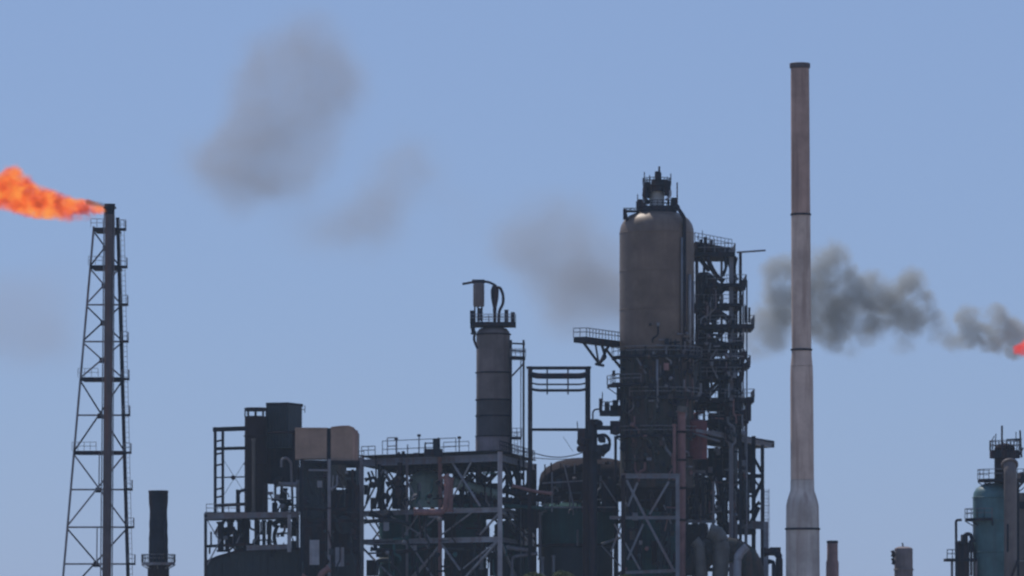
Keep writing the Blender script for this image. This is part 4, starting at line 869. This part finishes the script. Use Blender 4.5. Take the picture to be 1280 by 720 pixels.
# ================================================================== FLAMES AND SMOKE (volumes)
def lobes_mat(name, lobes, soft, dens, amp, nscale, color, emis=None, step=.5, contrast=(.35,.65), floor=.3, aniso=.0, hot=None, absorb=None, stretch=1.0, summed=False):
    m = bpy.data.materials.new(name); m.use_nodes = True; t = m.node_tree; N = t.nodes; L = t.links
    N.remove(N['Principled BSDF']); out = [x for x in N if x.type == 'OUTPUT_MATERIAL'][0]
    def mth(op, a, b=None, c_=None, clamp=False):
        x = N.new('ShaderNodeMath'); x.operation = op; x.use_clamp = clamp
        for i, q in enumerate((a, b, c_)):
            if q is None: continue
            if isinstance(q, (int, float)): x.inputs[i].default_value = q
            else: L.new(q, x.inputs[i])
        return x.outputs[0]
    def vm(op, a, b):
        x = N.new('ShaderNodeVectorMath'); x.operation = op
        for i, q in enumerate((a, b)):
            if isinstance(q, tuple): x.inputs[i].default_value = q
            elif isinstance(q, (int, float)): x.inputs['Scale'].default_value = q
            else: L.new(q, x.inputs[i])
        return x.outputs['Value'] if op == 'LENGTH' or op == 'DISTANCE' else x.outputs[0]
    geo = N.new('ShaderNodeNewGeometry'); P = geo.outputs['Position']
    n0 = N.new('ShaderNodeTexNoise'); n0.inputs['Scale'].default_value = nscale; n0.inputs['Detail'].default_value = 4; n0.inputs['Roughness'].default_value = .6
    mp = N.new('ShaderNodeMapping'); mp.inputs['Scale'].default_value = (1/stretch, 1, 1); L.new(P, mp.inputs[0]); L.new(mp.outputs[0], n0.inputs['Vector'])
    off = vm('SUBTRACT', n0.outputs['Color'], (.5,.5,.5))
    sc_ = N.new('ShaderNodeVectorMath'); sc_.operation = 'SCALE'; L.new(off, sc_.inputs[0]); sc_.inputs['Scale'].default_value = amp*2
    Q = vm('ADD', P, sc_.outputs[0])
    cur = None
    for (p, r, wgt) in lobes:
        d = mth('DIVIDE', vm('DISTANCE', Q, tuple(p)), r)
        d = mth('SUBTRACT', 1.0, d); d = mth('MULTIPLY', mth('DIVIDE', d, soft, clamp=True), wgt)
        cur = d if cur is None else mth('ADD' if summed else 'MAXIMUM', cur, d)
    cur = mth('MINIMUM', cur, 1.25)
    n2 = N.new('ShaderNodeTexNoise'); n2.inputs['Scale'].default_value = nscale*1.7; n2.inputs['Detail'].default_value = 3; L.new(Q, n2.inputs['Vector'])
    mr = N.new('ShaderNodeMapRange'); mr.inputs[1].default_value = contrast[0]; mr.inputs[2].default_value = contrast[1]; mr.inputs[3].default_value = floor; mr.inputs[4].default_value = 1
    L.new(n2.outputs[0], mr.inputs[0])
    s = mth('MULTIPLY', cur, cur); s = mth('MULTIPLY', s, mth('SUBTRACT', 3.0, mth('MULTIPLY', cur, 2.0)))
    s = mth('MULTIPLY', s, mr.outputs[0])
    de = mth('MULTIPLY', s, dens)
    pv = N.new('ShaderNodeVolumePrincipled'); pv.inputs['Color'].default_value = (*color, 1); pv.inputs['Anisotropy'].default_value = aniso
    L.new(de, pv.inputs['Density'])
    if emis:
        cr = N.new('ShaderNodeValToRGB'); e = cr.color_ramp
        e.elements[0].position = .36; e.elements[0].color = (*emis[0], 1); e.elements[1].position = .62; e.elements[1].color = (*emis[2], 1)
        x = e.elements.new(.48); x.color = (*emis[1], 1)
        n3 = N.new('ShaderNodeTexNoise'); n3.inputs['Scale'].default_value = nscale*1.0; n3.inputs['Detail'].default_value = 4; L.new(Q, n3.inputs['Vector'])
        L.new(n3.outputs[0], cr.inputs[0]); L.new(cr.outputs[0], pv.inputs['Emission Color'])
        L.new(mth('MULTIPLY', s, emis[3]), pv.inputs['Emission Strength'])
    L.new(pv.outputs[0], out.inputs['Volume'])
    try: m.cycles.volume_step_rate = step
    except Exception: pass
    return m
def hull(name, lobes, pad, m_, label, cat, vox, kind=None):
    import bmesh
    bm = bmesh.new()
    for p, r, wgt in lobes:
        bmesh.ops.create_icosphere(bm, subdivisions=3, radius=r*.96+pad, matrix=Matrix.Translation(p))
    me = bpy.data.meshes.new(name); bm.to_mesh(me); bm.free(); me.materials.append(m_)
    o = bpy.data.objects.new(name, me); C.objects.link(o)
    md = o.modifiers.new('merge', 'REMESH'); md.mode = 'VOXEL'; md.voxel_size = vox
    tag(o, label, cat, kind=kind); return o
def LB(rows, Y):
    out = []
    for x, y, r, *q in rows:
        wg = q[0] if q else 1.0; dy = q[1] if len(q) > 1 else 0
        out.append((S(x, y, Y+dy), r*k_(Y), wg))
    return out
# left flare flame
fl = LB([(133,260.5,4.5),(128,261,6),(123,261,7),(116,261,8),(109,260.5,9.5),(98,259,11.5),(86,258,14),(74,257,15.5),(61,255,17.5),(48,251,19),(36,246,20),(24,240,22),(12,236,22),(0,236,21),(-14,236,23),(-30,238,22),(16,221,15),(-45,240,22)], -31)
fl = [(p+Vector((0,0,-.15)), q*1.33, w_) for p, q, w_ in fl]
fm = lobes_mat('flame', fl, .55, 1.8, 1.1, .5, (.10,.03,.02), ((.40,.03,.006),(.95,.13,.022),(1.0,.35,.05),1.65), .2, (.35,.55), .2, stretch=2.2)
hull('flare_flame', fl, .35, fm, 'long orange flame blowing left from the flare tower tip', 'flame', .35)
so = LB([(134-3*i, 257.2-.5*i, 3.6+.25*i) for i in range(9)], -31.6)
sm = lobes_mat('soot', so, .8, 2.2, .2, .9, (.12,.07,.07), None, .3, (.3,.6), .7)
hull('soot_wisp', so, .2, sm, 'dark sooty wisp on the upper edge of the flame at the flare tip', 'smoke', .2)
# right flame (its stack is outside the picture)
fr = LB([(1272,437,8),(1278,436,11),(1288,434,15),(1302,432,18),(1320,430,18)], 70)
fm2 = lobes_mat('red_flame', fr, .5, 1.2, .6, .5, (.1,.03,.03), ((.6,.03,.03),(.9,.06,.04),(1,.14,.05),1.1), .3, (.3,.6), .5)
hull('red_flame_tip', fr, .3, fm2, 'red flame tip entering at the right edge, below the smoke', 'flame', .35)
# smoke plumes drifting from the right flare
def grow(l, q): return [(p, r*q, w_) for p, r, w_ in l]
pl = grow(LB([(1272,425,20,1.1),(1258,415,22,1.1),(1242,398,19,1.25),(1236,420,22,1.1),(1214,404,22,.9),(1210,425,18,.8),(1192,424,18,.6),(1176,414,18,.5),
         (1150,380,22,.95),(1133,360,24,.9),(1140,398,24,.9),(1110,385,30,1),(1085,375,32,1.1),(1062,385,36,1),(1058,350,22,.95),(1040,325,27,.85),(1030,352,30,.95),(1012,385,34,1.2),
         (1000,350,28,.9),(972,343,23,.85),(983,383,32,.9),(962,408,32,.6),(940,418,30,.42),(1035,405,30,.9),(1085,402,26,.9),(1060,430,22,.3),(1130,422,20,.4),(1165,398,16,.6)], 75), 1.3)
pm = lobes_mat('grey_smoke', pl, .5, .62, 2.6, .2, (.51,.53,.53), None, .35, (.38,.58), .12)
hull('smoke_plume', pl, .5, pm, 'lumpy grey smoke plume drifting left behind the tall chimney', 'smoke', .9)
p2 = grow(LB([(760,350,62,.7),(710,335,55,.65),(685,305,50,.6),(665,285,42,.4),(730,295,50,.55),(800,370,55,.6),(850,370,60,.5),(905,405,45,.5),(690,375,50,.5),(725,405,45,.45),(650,320,40,.35),(640,290,40,.3)], 85), 1.5)
pm2 = lobes_mat('thin_brown_smoke', p2, 1.25, .135, 6, .06, (.50,.48,.47), None, .5, (.32,.64), .28, summed=True)
hull('drifting_smoke', p2, .5, pm2, 'soft thin grey smoke spreading behind the big vessel', 'smoke', 1.6)
p3 = grow(LB([(375,70,56,.7),(345,100,50,.6),(355,140,55,.7),(345,175,50,.8),(330,210,52,.85),(300,225,42,.6),(275,190,40,.5),(410,110,45,.5),(410,60,40,.4),(320,170,40,.5),(395,160,45,.5),(260,200,40,.4),(370,215,40,.45),(420,85,45,.45),(310,130,40,.35),(330,90,40,.4)], 95), 1.5)
pm3 = lobes_mat('old_smoke', p3, 1.25, .135, 6, .06, (.50,.48,.48), None, .5, (.32,.64), .3, summed=True)
hull('smoke_cloud', p3, .5, pm3, 'faint smoke cloud high in the upper left sky', 'smoke', 1.6)
p4 = grow(LB([(510,195,38,.6),(498,225,40,.7),(485,258,42,.6),(455,285,42,.5),(425,300,40,.4),(540,215,40,.4),(400,285,40,.3),(560,260,45,.2),(600,290,45,.2),(370,280,40,.2)], 95), 1.55)
pm4 = lobes_mat('faint_smoke', p4, 1.25, .13, 6, .065, (.52,.52,.54), None, .5, (.32,.64), .3, summed=True)
hull('smoke_smear', p4, .5, pm4, 'small faint smoke smear between upper left cloud and slim column', 'smoke', 1.6)
p5 = grow(LB([(60,370,60,.5),(10,400,65,.6),(90,430,50,.4),(-40,380,70,.5),(40,440,50,.4)], 110), 1.3)
pm5 = lobes_mat('low_smoke', p5, 1.0, .055, 4, .06, (.54,.53,.57), None, .5, (.3,.65), .5, summed=True)
hull('smoke_veil', p5, .5, pm5, 'barely visible smoke veil behind the left flare tower', 'smoke', 1.8)

# ================================================================== AIR
hz = bpy.data.materials.new('haze_air'); hz.use_nodes = True; N = hz.node_tree.nodes; N.remove(N['Principled BSDF'])
pv = N.new('ShaderNodeVolumePrincipled'); pv.inputs['Color'].default_value = (.55,.74,1.0,1); pv.inputs['Density'].default_value = .000066; pv.inputs['Anisotropy'].default_value = .2
hz.node_tree.links.new(pv.outputs[0], [x for x in N if x.type == 'OUTPUT_MATERIAL'][0].inputs['Volume'])
B().box((0, -170, 44), (520, 900, 90)).build('haze', hz)['kind'] = 'stuff'
